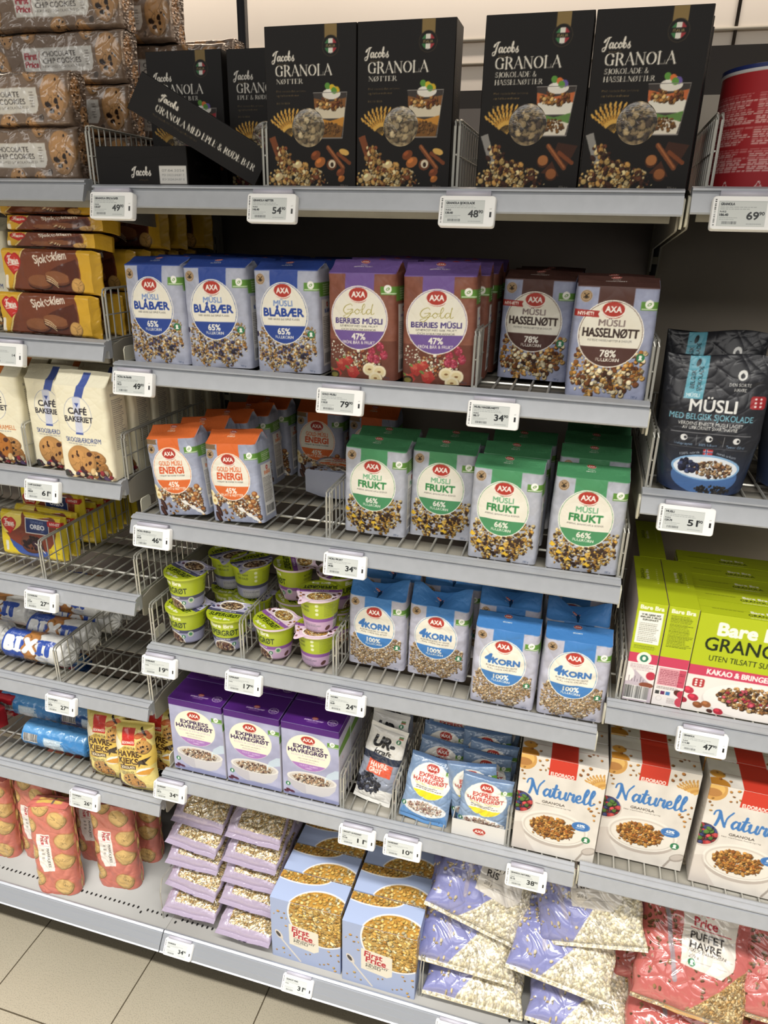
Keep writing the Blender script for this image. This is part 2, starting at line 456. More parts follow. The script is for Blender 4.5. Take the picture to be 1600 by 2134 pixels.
    def ready(s, sp):
        k = max(1, int(round(sp / s.px)))
        g = s.a.mean(2, keepdims=True); A = s.a = g + .94 * (s.a - g)
        if k > 1:
            p = k // 2
            Q = np.pad(A, ((p, k - 1 - p), (p, k - 1 - p), (0, 0)), mode='edge').cumsum(0, dtype=np.float64)
            Q = np.vstack([Q[k - 1:k], Q[k:] - Q[:-k]]).cumsum(1)
            A = (np.concatenate([Q[:, k - 1:k], Q[:, k:] - Q[:, :-k]], 1) / (k * k)).astype(np.float32)
        s.s = A
        return s
    def at(s, u, v):
        i = np.clip((u * s.W).astype(int), 0, s.W - 1); j = np.clip((v * s.H).astype(int), 0, s.H - 1)
        return s.s[j, i]

# ------------------------------------------------------------------ pack shapes
def wob(X, Z, seed, amp, sc, ridge=False):
    rg = np.random.RandomState(seed); o = 0
    for k in range(5):
        a = rg.rand() * 6.283; f = (0.6 + rg.rand() * 1.2) / sc * 6.283; p = rg.rand() * 6.283
        q = np.sin((X * math.cos(a) + Z * math.sin(a)) * f + p + 1.3 * np.sin((X * math.sin(a) - Z * math.cos(a)) * f * .7 + p * 2))
        o = o + ((1 - np.abs(q)) ** 3 if ridge else q)
    return amp * o / 3

def ring(W, D, nu, ns, nb=2):
    x = []; y = []; u = []; f = []
    for i in range(nu): x.append(-W / 2 + W * i / nu); y.append(0); u.append(i / nu); f.append(0)
    for i in range(ns): x.append(W / 2); y.append(D * i / ns); u.append(i / ns); f.append(1)
    for i in range(nb): x.append(W / 2 - W * i / nb); y.append(D); u.append(i / nb); f.append(2)
    for i in range(ns): x.append(-W / 2); y.append(D - D * i / ns); u.append(i / ns); f.append(3)
    return [np.array(q, float) for q in (x, y, u, f)]

def loft(name, W, D, L, front, m, deform, side=None, back='#888888', sp=.9e-3, ns=6, nb=3, v0=0.0, v1=1.0, parent=None, left=None, close=True, pre=None, ang=40):
    """a wrapped pack: front face carries FRONT (a Cv covering the whole length L), the sides SIDE; rows v0..v1 from the bottom up"""
    nu = max(4, int(W / sp)); nr = max(2, int(L * (v1 - v0) / sp))
    if side is not None and ns < 14: ns = max(8, int(D / (sp * 1.6)))
    x, y, u, f = ring(W, D, nu, ns, nb)
    v = np.linspace(v0, v1, nr + 1)
    X = np.repeat(x[None], nr + 1, 0); Y = np.repeat(y[None], nr + 1, 0); V = np.repeat(v[:, None], len(x), 1)
    P = np.stack(deform(X, Y, V, W, D, L), -1)
    if pre is not None: P = pre(P)
    col = np.empty(P.shape, np.float32); col[:] = C(back)
    F = f == 0
    col[:, F] = front.at(np.repeat(u[F][None], nr + 1, 0), 1 - V[:, F])
    for k, cv in ((1, side), (3, left if left is not None else side)):
        S = f == k
        if cv is None:
            col[:, S] = front.at(np.full((nr + 1, S.sum()), .995 if k == 1 else .005), 1 - V[:, S])
        elif isinstance(cv, Cv): col[:, S] = cv.at(np.repeat(u[S][None], nr + 1, 0), 1 - V[:, S])
        else: col[:, S] = C(cv)
    mb = MB().grid(P, col, wrap=True)
    if close:
        mb.poly(P[0][::-1], back); mb.poly(P[-1], back)
    return mb.build(name, m, parent, ang=ang)

def corner(X, Y, W, D, r):
    """round the four upright edges by r"""
    e = np.clip((np.abs(X) - (W / 2 - r)) / r, 0, 1)
    k = r * (1 - np.sqrt(1 - e * e))
    Yn = np.where(Y < 1e-9, k, np.where(Y > D - 1e-9, D - k, r + (D - 2 * r) * Y / D))
    return Yn

def d_box(r=.001, lean=0):
    def d(X, Y, V, W, D, L): return X, corner(X, Y, W, D, r), V * L
    return d

def d_bag(hb, seed, roof=(.68, .013), bulge=.006, r=.008, amp=.0011, taper=.02, dent=0.0):
    """block-bottom paper bag: upright body to height hb, then the top folded back to a ridge"""
    def d(X, Y, V, W, D, L):
        s = V * L; up = s > hb; t = np.clip((s - hb) / (L - hb), 0, 1)
        Z = np.minimum(s, hb) + roof[1] * t
        Yn = corner(X, Y, W, D, r)
        fr = Y < 1e-9; bk = Y > D - 1e-9
        q = np.clip(s / hb, 0, 1)
        cx = np.cos(np.clip(X / W, -.5, .5) * math.pi)
        bz = np.sin(np.clip(q, 0, 1) * math.pi) ** .7
        Yn = np.where(fr, Yn - bulge * cx * bz, Yn); Yn = np.where(bk, Yn + bulge * .6 * cx * bz, Yn)
        Yn = Yn + np.where(fr, wob(X, s, seed, amp, .055) + wob(X, s, seed + 9, amp * 1.3, .09, True) * (.3 + q), 0)
        Xn = X * (1 - taper * q * q) + np.where(~fr & ~bk, np.sign(X) * (.35 * bulge * bz) * np.sin(np.clip(Y / D, 0, 1) * math.pi), 0)
        yr = roof[0] * D
        tt = t ** .85
        Yn = Yn * (1 - tt) + (yr + .0015 * (Y / D - .5)) * tt
        sd = ~fr & ~bk
        Xn = np.where(sd & up, Xn * (1 - .10 * np.sin(t * math.pi) * np.sin(np.clip(Y / D, 0, 1) * math.pi)), Xn)
        Z = Z - dent * np.clip(1 - np.abs(X / W) * 2.6, 0, 1) ** 1.3 * t + wob(X, s, seed + 3, .0015, .07) * t
        Yn = Yn + wob(X * 1.5, s, seed + 5, .0016, .05, True) * np.sin(t * math.pi) * up
        return Xn, Yn, Z
    return d

def d_pillow(seed, seal=.05, lens=.75, amp=.0016, endp=.55, sag=0.0, flat=.0004, squash=.35, ridge=.0025, sc=.06):
    """filled film bag: thick in the middle, pinched to flat seals at both ends; flat sides are lens-shaped"""
    def d(X, Y, V, W, D, L):
        q = np.clip((V - seal) / (1 - 2 * seal), 0, 1)
        th = np.where((V < seal) | (V > 1 - seal), 0, np.clip(1 - np.abs(2 * q - 1) ** 2.6, 0, 1) ** endp)
        e = np.clip(np.abs(2 * X / W), 0, 1)
        le = np.clip(1 - e ** 3.2, 0, 1) ** lens
        half = D / 2 * th * le + flat
        fr = Y < 1e-9; bk = Y > D - 1e-9
        sd = np.where(fr, -1.0, np.where(bk, 1.0, 2 * Y / D - 1))
        s = V * L
        n = wob(X, s, seed, amp, sc) + wob(X, s, seed + 7, ridge, sc * 1.2, True) - ridge * .5
        Yn = D / 2 + sd * half + np.where(fr, n * (.25 + th), n * .6) * (.4 + .6 * np.minimum(1, 1.5 - e))
        Xn = X * (1 - .05 * th * squash + .02 * np.sin(s * 90 + seed)) 
        Z = s + .35 * wob(X, X * 0 + .01, seed + 2, .004, .1) * (np.abs(2 * V - 1) ** 3)
        return Xn, Yn - sag * (2 * V - 1) ** 2, Z
    return d

def cap(name, W, y0, y1, z0, z1, cv, m, parent=None, sp=1.4e-3, x=None, r=0.0):
    """a lid panel from the front edge (y0,z0) back to (y1,z1)"""
    nu = max(2, int(W / sp)); nv = max(2, int(math.hypot(y1 - y0, z1 - z0) / sp))
    u, v = np.meshgrid(np.linspace(0, 1, nu + 1), np.linspace(0, 1, nv + 1))
    P = np.stack([(u - .5) * W, y0 + (y1 - y0) * v, z0 + (z1 - z0) * v], -1)
    return MB().grid(P, cv.at(u, 1 - v)).build(name, m, parent)

def revolve(mb, prof, n, col, a0=0.0):
    """prof: (r,z) pairs; col: colour or array (len(prof), n, 3)"""
    t = np.arange(n) / n * 2 * math.pi + a0
    P = np.array([[(r * math.sin(q), -r * math.cos(q), z) for q in t] for r, z in prof])
    return mb.grid(P, col if isinstance(col, np.ndarray) else C(col), wrap=True)

def sealed(name, W, D, L, front, m, deform, seal, **k):
    """film bag whose crimped bottom and top seals are parts of their own"""
    b = loft(name, W, D, L, front, m, deform, v0=seal, v1=1 - seal, close=False, **k)
    loft('bottom_seal', W, D, L, front, m, deform, v0=0, v1=seal, parent=b, **k)
    loft('top_seal', W, D, L, front, m, deform, v0=1 - seal, v1=1, parent=b, **k)
    return b

# ------------------------------------------------------------------ the printed designs
SP = .9e-3
CREAM = '#e9e4d4'
OATS = ['#d8b377', '#c79a58', '#e6cf9c', '#b98545', '#efe0bb', '#a8743a']
def keyhole(c, x, y, r):
    c.ell(x, y, r, r, '#2f7a4f')
    c.ell(x, y - r * .22, r * .38, r * .36, '#f2f2ea')
    c.poly([(x - r * .16, y - .1 * r), (x + r * .16, y - .1 * r), (x + r * .5, y + r * .62), (x - r * .5, y + r * .62)], '#f2f2ea')
def greentag(c, x0, y0, x1, y1):
    c.rect(x0, y0, x1, y1, '#5f9138'); k = (y1 - y0)
    cx = x0 + k * .95
    c.ell(cx, y0 + k * .28, k * .5, k * .5, '#f2f2ea'); c.ell(cx, y0 + k * .3, k * .27, k * .16, '#5f9138', -.5); c.ell(cx, y0 + k * .3, k * .17, k * .08, '#f2f2ea', -.5)
    c.rect(x0 + 1.2, y1 - k * .2, x0 + k * 2.3, y1 - k * .1, '#e8efe0')
def axalogo(c, x, y, rx, ry=None, rot=0):
    ry = ry or rx * .66
    c.ell(x - rx * .05, y + ry * .22, rx * 1.02, ry * 1.0, '#a93227', .12 + rot); c.ell(x, y + ry * .13, rx * 1.06, ry * 1.02, '#f2ede2', rot)
    c.ell(x, y, rx, ry, '#b5382c', rot)
    c.text('AXA', x, y, w=rx * 1.45, h=ry * .78, c='#f6f2ea', bold=.035, rot=rot)
def stamp(c, x, y, r):
    c.ell(x, y, r, r, '#b59a78'); c.ell(x, y, r * .88, r * .88, '#6b5238'); c.ell(x, y, r * .8, r * .8, '#b59a78'); c.ell(x, y, r * .58, r * .58, '#7c6246'); c.ell(x, y, r * .52, r * .52, '#a8895f')
    c.poly([(x - r * .16, y - r * .2), (x + r * .16, y - r * .2), (x + r * .26, y + r * .42), (x - r * .26, y + r * .42)], '#2f241a')
    c.stroke([(x - r * .42, y - r * .45), (x + r * .42, y + r * .25)], r * .13, '#2f241a'); c.stroke([(x + r * .42, y - r * .45), (x - r * .42, y + r * .25)], r * .13, '#2f241a')

AXA = {
 'blue': dict(paper='#a8acbe', band='#2c4796', t1=('MÜSLI', '#7590c6'), t2=('BLÅBÆR', '#21429a'), sub=['MED HAVRE OG SPRØ FLAKES'], p='65%', q='FULLKORN', pal=OATS + ['#4a3a4a', '#8a6a3a'], sw=.73, egg=1),
 'gold': dict(paper='#85503f', band='#715699', t1=None, t2=('BERRIES MÜSLI', '#49397c'), sub=['GENERÖST MED BÄR, FRUKT', 'OCH SOLROSKÄRNOR'], p='47%', q='FRÖN, BÄR & FRUKT', pal=OATS, sw=.83),
 'nut': dict(paper='#959bb6', band='#553731', t1=('MÜSLI', '#857370'), t2=('HASSELNØTT', '#34231f'), sub=['RISTEDE HASSELNØTTER & DADLER'], p='78%', q='FULLKORN', pal=['#d9a85c', '#c98f3f', '#e9cf98', '#a8682c', '#6b3c22', '#efdcb2'], sw=.79),
 'energi': dict(paper='#9ca2b7', band='#e06c31', t1=('GOLD MÜSLI', '#e08158'), t2=('ENERGI', '#d7562b'), sub=['HASSELNØTTER, ROSINER OG DADLER'], p='45%', q='FRUKT & NØTTER', pal=['#d9a86a', '#b9753a', '#e9cfa0', '#6e4128', '#8a5a34', '#f0e6d0'], sw=.76),
 'frukt': dict(paper='#aeb1bc', band='#4b9362', t1=('MÜSLI', '#6fae80'), t2=('FRUKT', '#378a4c'), sub=['ANANAS, BANANCHIPS & ROSINER'], p='66%', q='FULLKORN', pal=['#d9b04e', '#b98a3a', '#e6cd92', '#4a3026', '#7a5528', '#c9983f'], sw=.74),
 'korn': dict(paper='#b4b4c3', band='#3f7dc0', t1=None, t2=('4KORN', '#3a72b6'), sub=['KORNBLANDING AV HAVRE,', 'RUG, HVETE OG BYGG'], p='100%', q='FULLKORN', pal=['#c7a679', '#b08d60', '#d9c09a', '#9a7750', '#e3d2b2'], sw=.72),
}
AX = dict(W=.116, D=.062, hb=.165, L=.207)
def art_axa(k, W, H, R0):
    """front of the paper bag; H face height, R0 length of the folded top (all mm)"""
    d = AXA[k]; c = Cv(W, H + R0, d['paper']).mottle(.035, 9, 3)
    y = lambda f: R0 + f * H
    cx = W * .47; rx = W * d['sw'] / 2; cy = y(.415); ry = H * .295
    if k == 'gold':
        c.rect(0, y(.62), W, y(1), '#5e3328', .6)
    # the flakes
    if k == 'gold':
        c.bits(260, ['#e6d2a8', '#c99a5c', '#b5673f', '#f2e8d0', '#8a3f34'], 1.3, 3.2, 5, area=(W * .5, y(.82), W * .3, H * .1))
        for (fx, fy, s) in [(.2, .86, 1), (.36, .93, 1.1), (.1, .95, .9), (.3, .82, .8)]:
            x0, y0 = W * fx, y(fy); c.poly([(x0 - 10 * s, y0 - 4 * s), (x0 + 6 * s, y0 - 9 * s), (x0 + 12 * s, y0 + 2 * s), (x0 + 2 * s, y0 + 12 * s), (x0 - 7 * s, y0 + 7 * s)], '#b23a34'); c.ell(x0 - 3 * s, y0 - 3 * s, 6 * s, 4 * s, '#c9564a', .5)
            c.bits(12, ['#e8c27a'], .4, .6, int(fx * 100), area=(x0, y0, 8 * s, 7 * s), dark=False); c.ell(x0 - 8 * s, y0 - 6 * s, 4 * s, 2 * s, '#6f8a44', .6)
        for (fx, fy) in [(.66, .68), (.78, .64), (.72, .76), (.83, .72), (.64, .75)]:
            x0, y0 = W * fx, y(fy) + 6; c.ell(x0, y0, 6.5, 7.5, '#8e2b3c'); c.bits(26, ['#c2455a', '#b23850', '#d3647a'], 1.3, 1.9, int(fx * 70), area=(x0, y0 - .5, 5, 6), dark=False)
        for (fx, fy) in [(.62, .9), (.76, .92), (.7, .985)]:
            x0, y0 = W * fx, y(fy); c.ell(x0 + 1, y0 + 1.5, 12, 11, '#6a4530'); c.ell(x0, y0, 11.5, 10.5, '#efe2bd'); c.ell(x0, y0, 8, 7, '#e6d3a0'); c.ell(x0, y0, 3, 1.6, '#8a6238')
        c.ell(W * .08, y(.97), 9, 7, '#3a3020'); c.ell(W * .08, y(.97), 6, 4, '#7a7238')
        c.bits(30, ['#efe6d0'], 1, 1.8, 8, area=(W * .14, y(.7), W * .12, H * .12))
    else:
        def inside(px, py):
            u = px / W; v = (py - R0) / H
            lo = .5 + .1 * abs(u - .45)
            hi = .965 - .10 * abs(u - .45) - .05 * math.sin(u * 17) - (.1 if u > .86 else 0)
            return .045 < u < .93 and lo + (.06 if u < .1 else 0) < v < hi
        n = {'korn': 1500, 'frukt': 620, 'blue': 900, 'nut': 520, 'energi': 560}[k]
        s = {'korn': (1.2, 2.4), 'frukt': (1.5, 3.4), 'blue': (1.2, 2.6), 'nut': (1.6, 4.0), 'energi': (1.5, 3.4)}[k]
        if k == 'energi':
            def inside(px, py):
                u = px / W; v = (py - R0) / H
                return .1 < u < .95 and .6 + .1 * abs(u - .5) < v < .7 + .3 * u + .06 * math.sin(u * 14)
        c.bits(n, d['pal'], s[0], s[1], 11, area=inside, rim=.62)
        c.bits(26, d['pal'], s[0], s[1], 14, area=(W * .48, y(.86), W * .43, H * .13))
        if k == 'frukt':
            for (fx, fy) in [(.16, .8), (.3, .87), (.06, .72), (.5, .84), (.56, .9)]:
                x0, y0 = W * fx, y(fy); c.poly([(x0 - 5, y0 + 3), (x0 - 1, y0 - 4), (x0 + 6, y0 + 2), (x0 + 2, y0 + 5)], '#e9bd35')
            c.ell(W * .58, y(.8), 7, 4.5, '#d9b257', .2); c.ell(W * .58, y(.8), 3, 2, '#c39435', .2)
            c.bits(60, ['#33211d', '#4a3028'], 1.5, 3, 21, area=(W * .5, y(.84), W * .38, H * .12))
        if k == 'blue':
            c.bits(16, ['#3c3a5e', '#4d4a72', '#2c2a44'], 2.4, 3.6, 4, area=(W * .5, y(.82), W * .36, H * .12))
            c.ell(W * .03, y(.62), 3.5, 4.5, '#3a3550')
        if k == 'nut':
            c.bits(22, ['#6e3f22', '#8a5028', '#4a2a1c'], 3, 4.8, 4, area=(W * .5, y(.83), W * .38, H * .1)); c.bits(22, ['#f0dfb8'], 2.5, 4, 5, area=(W * .5, y(.84), W * .38, H * .11))
        if k == 'energi':
            for (fx, fy) in [(.02, .64), (.07, .73)]: c.ell(W * fx + 2, y(fy), 7, 8, '#efdfae'); c.ell(W * fx + 2, y(fy), 2.5, 3, '#c9a860')
            for (fx, fy) in [(.16, .86), (.13, .95)]: c.ell(W * fx, y(fy), 5, 12, '#3a2420', -.4); c.ell(W * fx - 1, y(fy), 2, 9, '#5c3a30', -.4)
            for (fx, fy) in [(.74, .66), (.86, .72), (.8, .78), (.9, .62)]: c.ell(W * fx, y(fy), 5.5, 5, '#8a4f26'); c.ell(W * fx - 1, y(fy) - 1, 3.5, 3, '#c28a52')
            for (fx, fy) in [(.62, .83), (.76, .9), (.86, .95)]: x0, y0 = W * fx, y(fy); c.poly([(x0 - 9, y0 - 4), (x0 + 2, y0 - 5), (x0 + 11, y0 + 6), (x0 - 2, y0 + 3)], '#ece9e2')
    # band over the folded top and the column down to the badge
    c.rect(0, 0, W, R0 + 1.5, d['band'])
    c.rect(W * (.27 if k != 'korn' else .29), 0, W * (.70 if k != 'korn' else .76), cy, d['band'])
    c.text(d['t2'][0], W * .47, R0 * .52, h=3.4, c='#e9e6dc', bold=.02, a=.85)
    if d['t1'] or k == 'gold': c.text('GOLD' if k in ('gold', 'energi') else 'MÜSLI', W * .47, R0 * .52 - 5.5, h=2.8, c='#e9e6dc', bold=.015, a=.85)
    axalogo(c, W * .47, R0 * .15, 7)
    # the badge
    c.ell(cx, cy, rx + .5, ry + .5, '#f1ede2')
    E = c.emask(cx, cy, rx - .6, ry - .6)
    c.ell(cx, cy, rx - .9, ry - .9, d['band']); c.ell(cx, cy, rx - 1.6, ry - 1.6, CREAM)
    c.clip = c.full(E); c.rect(0, y(.53), W, y(.8), d['band'])
    c.ell(cx, y(.53) + ry, 0.1, 0.1, d['band']); c.clip = None
    c.stroke([(cx + rx * math.cos(t), cy + ry * math.sin(t)) for t in np.linspace(0, 6.283, 60)], 1.4, '#f1ede2')
    axalogo(c, cx, y(.195), W * .135)
    if k == 'gold':
        c.pen('Gold', cx - W * .24, y(.375), 15, '#a39534', 'script', w=W * .46, wt=.075)
        c.text(d['t2'][0], cx, y(.44), w=rx * 1.66, h=8, c=d['t2'][1], bold=.03)
        ty = .488
    elif k == 'korn':
        c.text('4', cx - rx * .60, y(.365), h=17, c=d['t2'][1], bold=.06, shear=.15); c.text('KORN', cx + rx * .16, y(.385), w=rx * 1.16, h=11.5, c=d['t2'][1], bold=.055)
        ty = .452
    else:
        c.text(d['t1'][0], cx, y(.315), w=rx * (.8 if k != 'energi' else 1.25), h=8.6, c=d['t1'][1], bold=.03)
        wd = {'blue': 1.68, 'nut': 1.72, 'energi': 1.3, 'frukt': 1.22}[k]
        c.text(d['t2'][0], cx, y(.402), w=rx * wd, h=12, c=d['t2'][1], bold=.042 if k != 'nut' else .03)
        ty = .47
    for i, t in enumerate(d['sub']): c.text(t, cx, y(ty + .032 * i), w=rx * (1.35 - .1 * i), h=2.9, c='#5a5650')
    c.text(d['p'], cx, y(.585), h=9.5, c='#f0ece0', bold=.03); c.text(d['q'], cx, y(.642), h=4.6, c='#f0ece0', bold=.015, w=rx * 1.16 if k in ('gold', 'energi') else None)
    if k != 'gold': stamp(c, W * .12, y(.09) if k != 'energi' else y(.13), 8.5)
    if k == 'energi': c.poly([(W * .01, y(.0)), (W * .25, y(.015)), (W * .23, y(.04)), (W * .25, y(.075)), (W * .01, y(.065))], '#7d6447')
    greentag(c, W * .79, y(.12), W, y(.195))
    if k in ('blue', 'korn', 'nut'): keyhole(c, W * .87, y(.61 if k != 'korn' else .66), 6)
    if k == 'nut':
        c.poly([(-1, y(.205)), (W * .31, y(.215)), (W * .29, y(.24)), (W * .31, y(.27)), (-1, y(.265))], '#ab2f28'); c.text('NYHET!', W * .14, y(.24), h=4.6, c='#f3eee4', bold=.03)
    c.text('700 g', W * .86, y(.975), h=3, c='#3a4a6a')
    return c.ready(SP * 1e3)
def side_axa(k, D, H, R0):
    d = AXA[k]; c = Cv(D, H + R0, d['paper']).mottle(.03, 9, 5)
    c.rect(0, 0, D, R0 * .2, d['band'])
    c.rect(0, R0 + H * .12, D, R0 + H * .25, '#5f9138'); c.lines(D * .25, R0 + H * .13, D * .95, R0 + H * .24, 5, '#dfe8d2', 3)
    c.rect(D * .1, R0 + H * .28, D * .95, R0 + H * .93, '#d9d7d2'); axalogo(c, D * .55, R0 + H * .33, 6)
    c.text(d['t2'][0], D * .55, R0 + H * .39, w=D * .5, c=d['band'], bold=.03)
    c.lines(D * .15, R0 + H * .44, D * .9, R0 + H * .76, 18, '#56524e', 4); c.barcode(D * .2, R0 + H * .8, D * .85, R0 + H * .92, 3)
    return c.ready(SP * 1.6e3)
def left_axa(k, D, H, R0):
    d = AXA[k]; c = Cv(D, H + R0, d['paper']).mottle(.03, 9, 6)
    c.rect(0, 0, D, R0 * .2, d['band']); c.lines(D * .1, R0 + H * .2, D * .8, R0 + H * .85, 24, '#3d4152', 9)
    return c.ready(SP * 1.6e3)

def make_axa(k, seed=1, dent=0.0, W=.116, hb=.165, D=.062, R0=.042, roof=(.62, .012), bulge=.006):
    f = art_axa(k, W * 1e3, hb * 1e3, R0 * 1e3); s = side_axa(k, D * 1e3, hb * 1e3, R0 * 1e3); l = left_axa(k, D * 1e3, hb * 1e3, R0 * 1e3)
    L = hb + R0; dd = d_bag(hb, seed, roof=roof, dent=dent, bulge=bulge)
    b = loft('muesli_bag', W, D, L, f, M_PAPER, dd, side=s, left=l, back=AXA[k]['paper'], v0=0, v1=hb / L)
    loft('folded_top', W, D, L, f, M_PAPER, dd, side=s, left=l, back=AXA[k]['band'], v0=hb / L, v1=1, parent=b)
    return b

# ---- black granola cartons
def art_jac(fl, W=140, H=209):
    c = Cv(W, H, '#181514')
    for i in range(1): pass
    c.rect(W * .66, 0, W * .79, H * .12, '#8d7546')
    x, y = W * .725, H * .125
    c.ell(x, y, 13, 13, '#4a3f2c'); c.ell(x, y, 12.3, 12.3, '#1a1715'); c.ell(x, y, 9, 9, '#e8e4da'); E = c.emask(x, y, 9, 9); c.clip = c.full(E)
    c.rect(x - 10, y - 10, x - 3.2, y + 10, '#3f7f4d'); c.rect(x + 3.2, y - 10, x + 10, y + 10, '#a8343a'); c.clip = None
    c.rect(x - 9, y - 2.8, x + 9, y + 2.8, '#1a1715'); c.text('ITALIA', x, y, w=14, h=3.2, c='#b09a62', bold=.02)
    c.pen('Jacobs', W * .08, H * .205, 12, '#ece6da', 'script', w=35, wt=.17)
    c.text('UTVALGTE', W * .2, H * .225, w=16, h=2, c='#8b7648')
    c.pen('GRANOLA', W * .11, H * .295, 13, '#ece7db', 'serif', w=W * .63, wt=.18)
    t = {'nut': ['NØTTER'], 'choc': ['SJOKOLADE &', 'HASSELNØTTER'], 'berry': ['EPLE & RØDE BÆR']}[fl]; wd = {'nut': [.3], 'choc': [.4, .46], 'berry': [.55]}[fl]
    for i, (q, w_) in enumerate(zip(t, wd)): c.pen(q, W * .12, H * (.342 + .042 * i), 5.7, '#ece7db', 'serif', w=W * w_, wt=.19)
    b = .36 + .047 * len(t) - .02
    for i, q in enumerate(['Med rostede flak av havre', 'og fullkornshvete']): c.text(q, W * .12, H * (b + .027 * i), w=W * (.33 - .08 * i), h=2.4, c='#80693f', al='l')
    c.text('RIK PÅ FIBER', W * .12, H * (b + .075), w=W * .15, h=2.2, c='#6c5a38', al='l')
    # glass of yoghurt
    gx0, gx1, gy0, gy1 = W * .53, W * .9, H * .40, H * .68
    c.poly([(gx0, gy0), (gx1, gy0), (gx1 - 7, gy1), (gx0 + 9, gy1)], '#4a4340', .8)
    L = {'nut': ['#8a5a30', '#d9cdb4', '#c98a35', '#7a5226'], 'choc': ['#c96a3a', '#e6e2d6', '#5f8a45', '#e0d8c8'], 'berry': ['#a8343c', '#e6dcd0', '#c24a50', '#d9cdb4']}[fl]
    for i, q in enumerate(L):
        a = gy0 + (gy1 - gy0) * (.12 + .21 * i); e = 9 * i / 4
        c.poly([(gx0 + 1 + e, a), ((gx0 + gx1) / 2, a + 5 * (-1) ** i), (gx1 - 1 - e * .7, a), (gx1 - 2 - e, a + 14), (gx0 + 2 + e, a + 14)], q)
    c.bits(70, ['#b9813f', '#8a5628', '#d9b06a', '#7a3f22'], 1.5, 3, 3, area=(W * .71, gy0 + 14, W * .15, 8)); c.bits(60, ['#8a5f30', '#6b4524', '#a8793f'], 1.2, 2.6, 4, area=(W * .71, gy1 - 12, W * .11, 8))
    c.ell(W * .73, gy0 + 2, 14, 7, '#e9e4da'); c.ell(W * .74, gy0 - 3, 9, 5, '#f2eee6')
    for (a, q, e) in [(.69, '#5f9a3f', -8), (.74, '#e0bd2c', -6), (.79, '#d9b52a', -3), (.76, '#5f9a3f', -2)]: c.ell(W * a, gy0 + e, 4.5, 4, q if fl == 'nut' else {'#e0bd2c': '#e0743a', '#d9b52a': '#6a5aa8', '#5f9a3f': '#5f9a3f'}[q], .7)
    c.stroke([(gx0, gy0), (gx1, gy0)], .8, '#8d8884'); c.stroke([(gx1, gy0), (gx1 - 7, gy1)], .8, '#7d7874'); c.stroke([(gx0 + 9, gy1), (gx1 - 7, gy1)], 1.6, '#8d8884')
    # wheat
    for i in range(9):
        a = -2.5 + .17 * i; x0, y0 = W * .28, H * .67
        c.stroke([(x0, y0), (x0 + 42 * math.cos(a), y0 + 38 * math.sin(a))], .5, '#b98f42')
        for j in range(5): q = 16 + 5.5 * j; c.ell(x0 + q * math.cos(a), y0 + q * .9 * math.sin(a), 3.4, 1.5, ['#d9a94e', '#c48f38'][j % 2], a + .35)
    # scoop and the spilled granola
    sc = '#7d4426' if fl == 'nut' else '#8f8c88'
    c.poly([(W * .02, H * .68), (W * .09, H * .665), (W * .14, H * .76), (W * .24, H * .93), (W * .2, H * .95), (W * .09, H * .8)], sc)
    P = {'nut': ['#d9b36a', '#b98546', '#e9d29c', '#8a4a2a', '#c99a52'], 'choc': ['#d9b36a', '#4a2a1e', '#e9cf94', '#6b3c24', '#c9964e'], 'berry': ['#d9b36a', '#a84040', '#e9cf94', '#8a3a30']}[fl]
    def ins(px, py):
        u, v = px / W, py / H
        return (.1 < u < .26 and .74 < v < .86) or (abs(u - .3) < .3 and v > .82 + .35 * abs(u - .32) ** 1.2 and v < .995 - .03 * math.sin(u * 40))
    c.bits(250, P, 1.6, 4.2, 6, area=ins); c.bits(26, P, 1, 2.4, 8, area=(W * .5, H * .95, W * .2, H * .045))
    if fl == 'nut':
        for (u, v, r, q) in [(.6, .835, 9, '#a8622e'), (.55, .79, 8, '#7a3f20'), (.83, .9, 7, '#7a3f24'), (.84, .94, 5.5, '#b0682e'), (.12, .93, 7, '#d9bd8a'), (.35, .85, 6, '#d9bd8a')]: c.ell(W * u, H * v, r, r * .72, q, -.5); c.ell(W * u - 2, H * v - 2, r * .5, r * .3, np.clip(C(q) * 1.3, 0, 1), -.5)
        c.ell(W * .73, H * .85, 8, 7.5, '#6b3d24'); c.ell(W * .735, H * .845, 5.5, 5.5, '#ddd0b4'); c.ell(W * .735, H * .85, 2.5, 3, '#3a2418')
        c.ell(W * .87, H * .77, 8, 4, '#d9ac58', .3)
    else:
        c.poly([(W * .78, H * .72), (W * .97, H * .74), (W * .88, H * .87), (W * .74, H * .8)], '#3f2419'); c.poly([(W * .64, H * .9), (W * .74, H * .83), (W * .82, H * .92)], '#4a2a1c')
        for (u, v, r, q) in [(.65, .83, 8, '#a86a3a'), (.74, .91, 8, '#9a5c32')]: c.ell(W * u, H * v, r, r, '#4a2816'); c.ell(W * u, H * v - 1, r * .86, r * .8, q)
    c.stroke([(W * .69, H * .74), (W * .86, H * .87)], 6, '#7a4426'); c.stroke([(W * .69, H * .735), (W * .86, H * .865)], 2, '#a8673c'); c.stroke([(W * .8, H * .78), (W * .93, H * .84)], 5, '#7a4022')
    c.text('375 g e', W * .87, H * .985, h=2.8, c='#cfc8b8')
    return c.ready(SP * 1e3)
def art_jside(W=52, H=209):
    c = Cv(W, H, '#181514')
    c.text('GRANOLA MED EPLE & RØDE BÆR', W * .42, H * .54, w=H * .62, h=.1, c='#ece7db', rot=R(90)) if 0 else None
    c.lines(W * .3, H * .25, W * .7, H * .9, 40, '#7f6f50', 6, .4, .6)
    return c.ready(SP * 1.4e3)
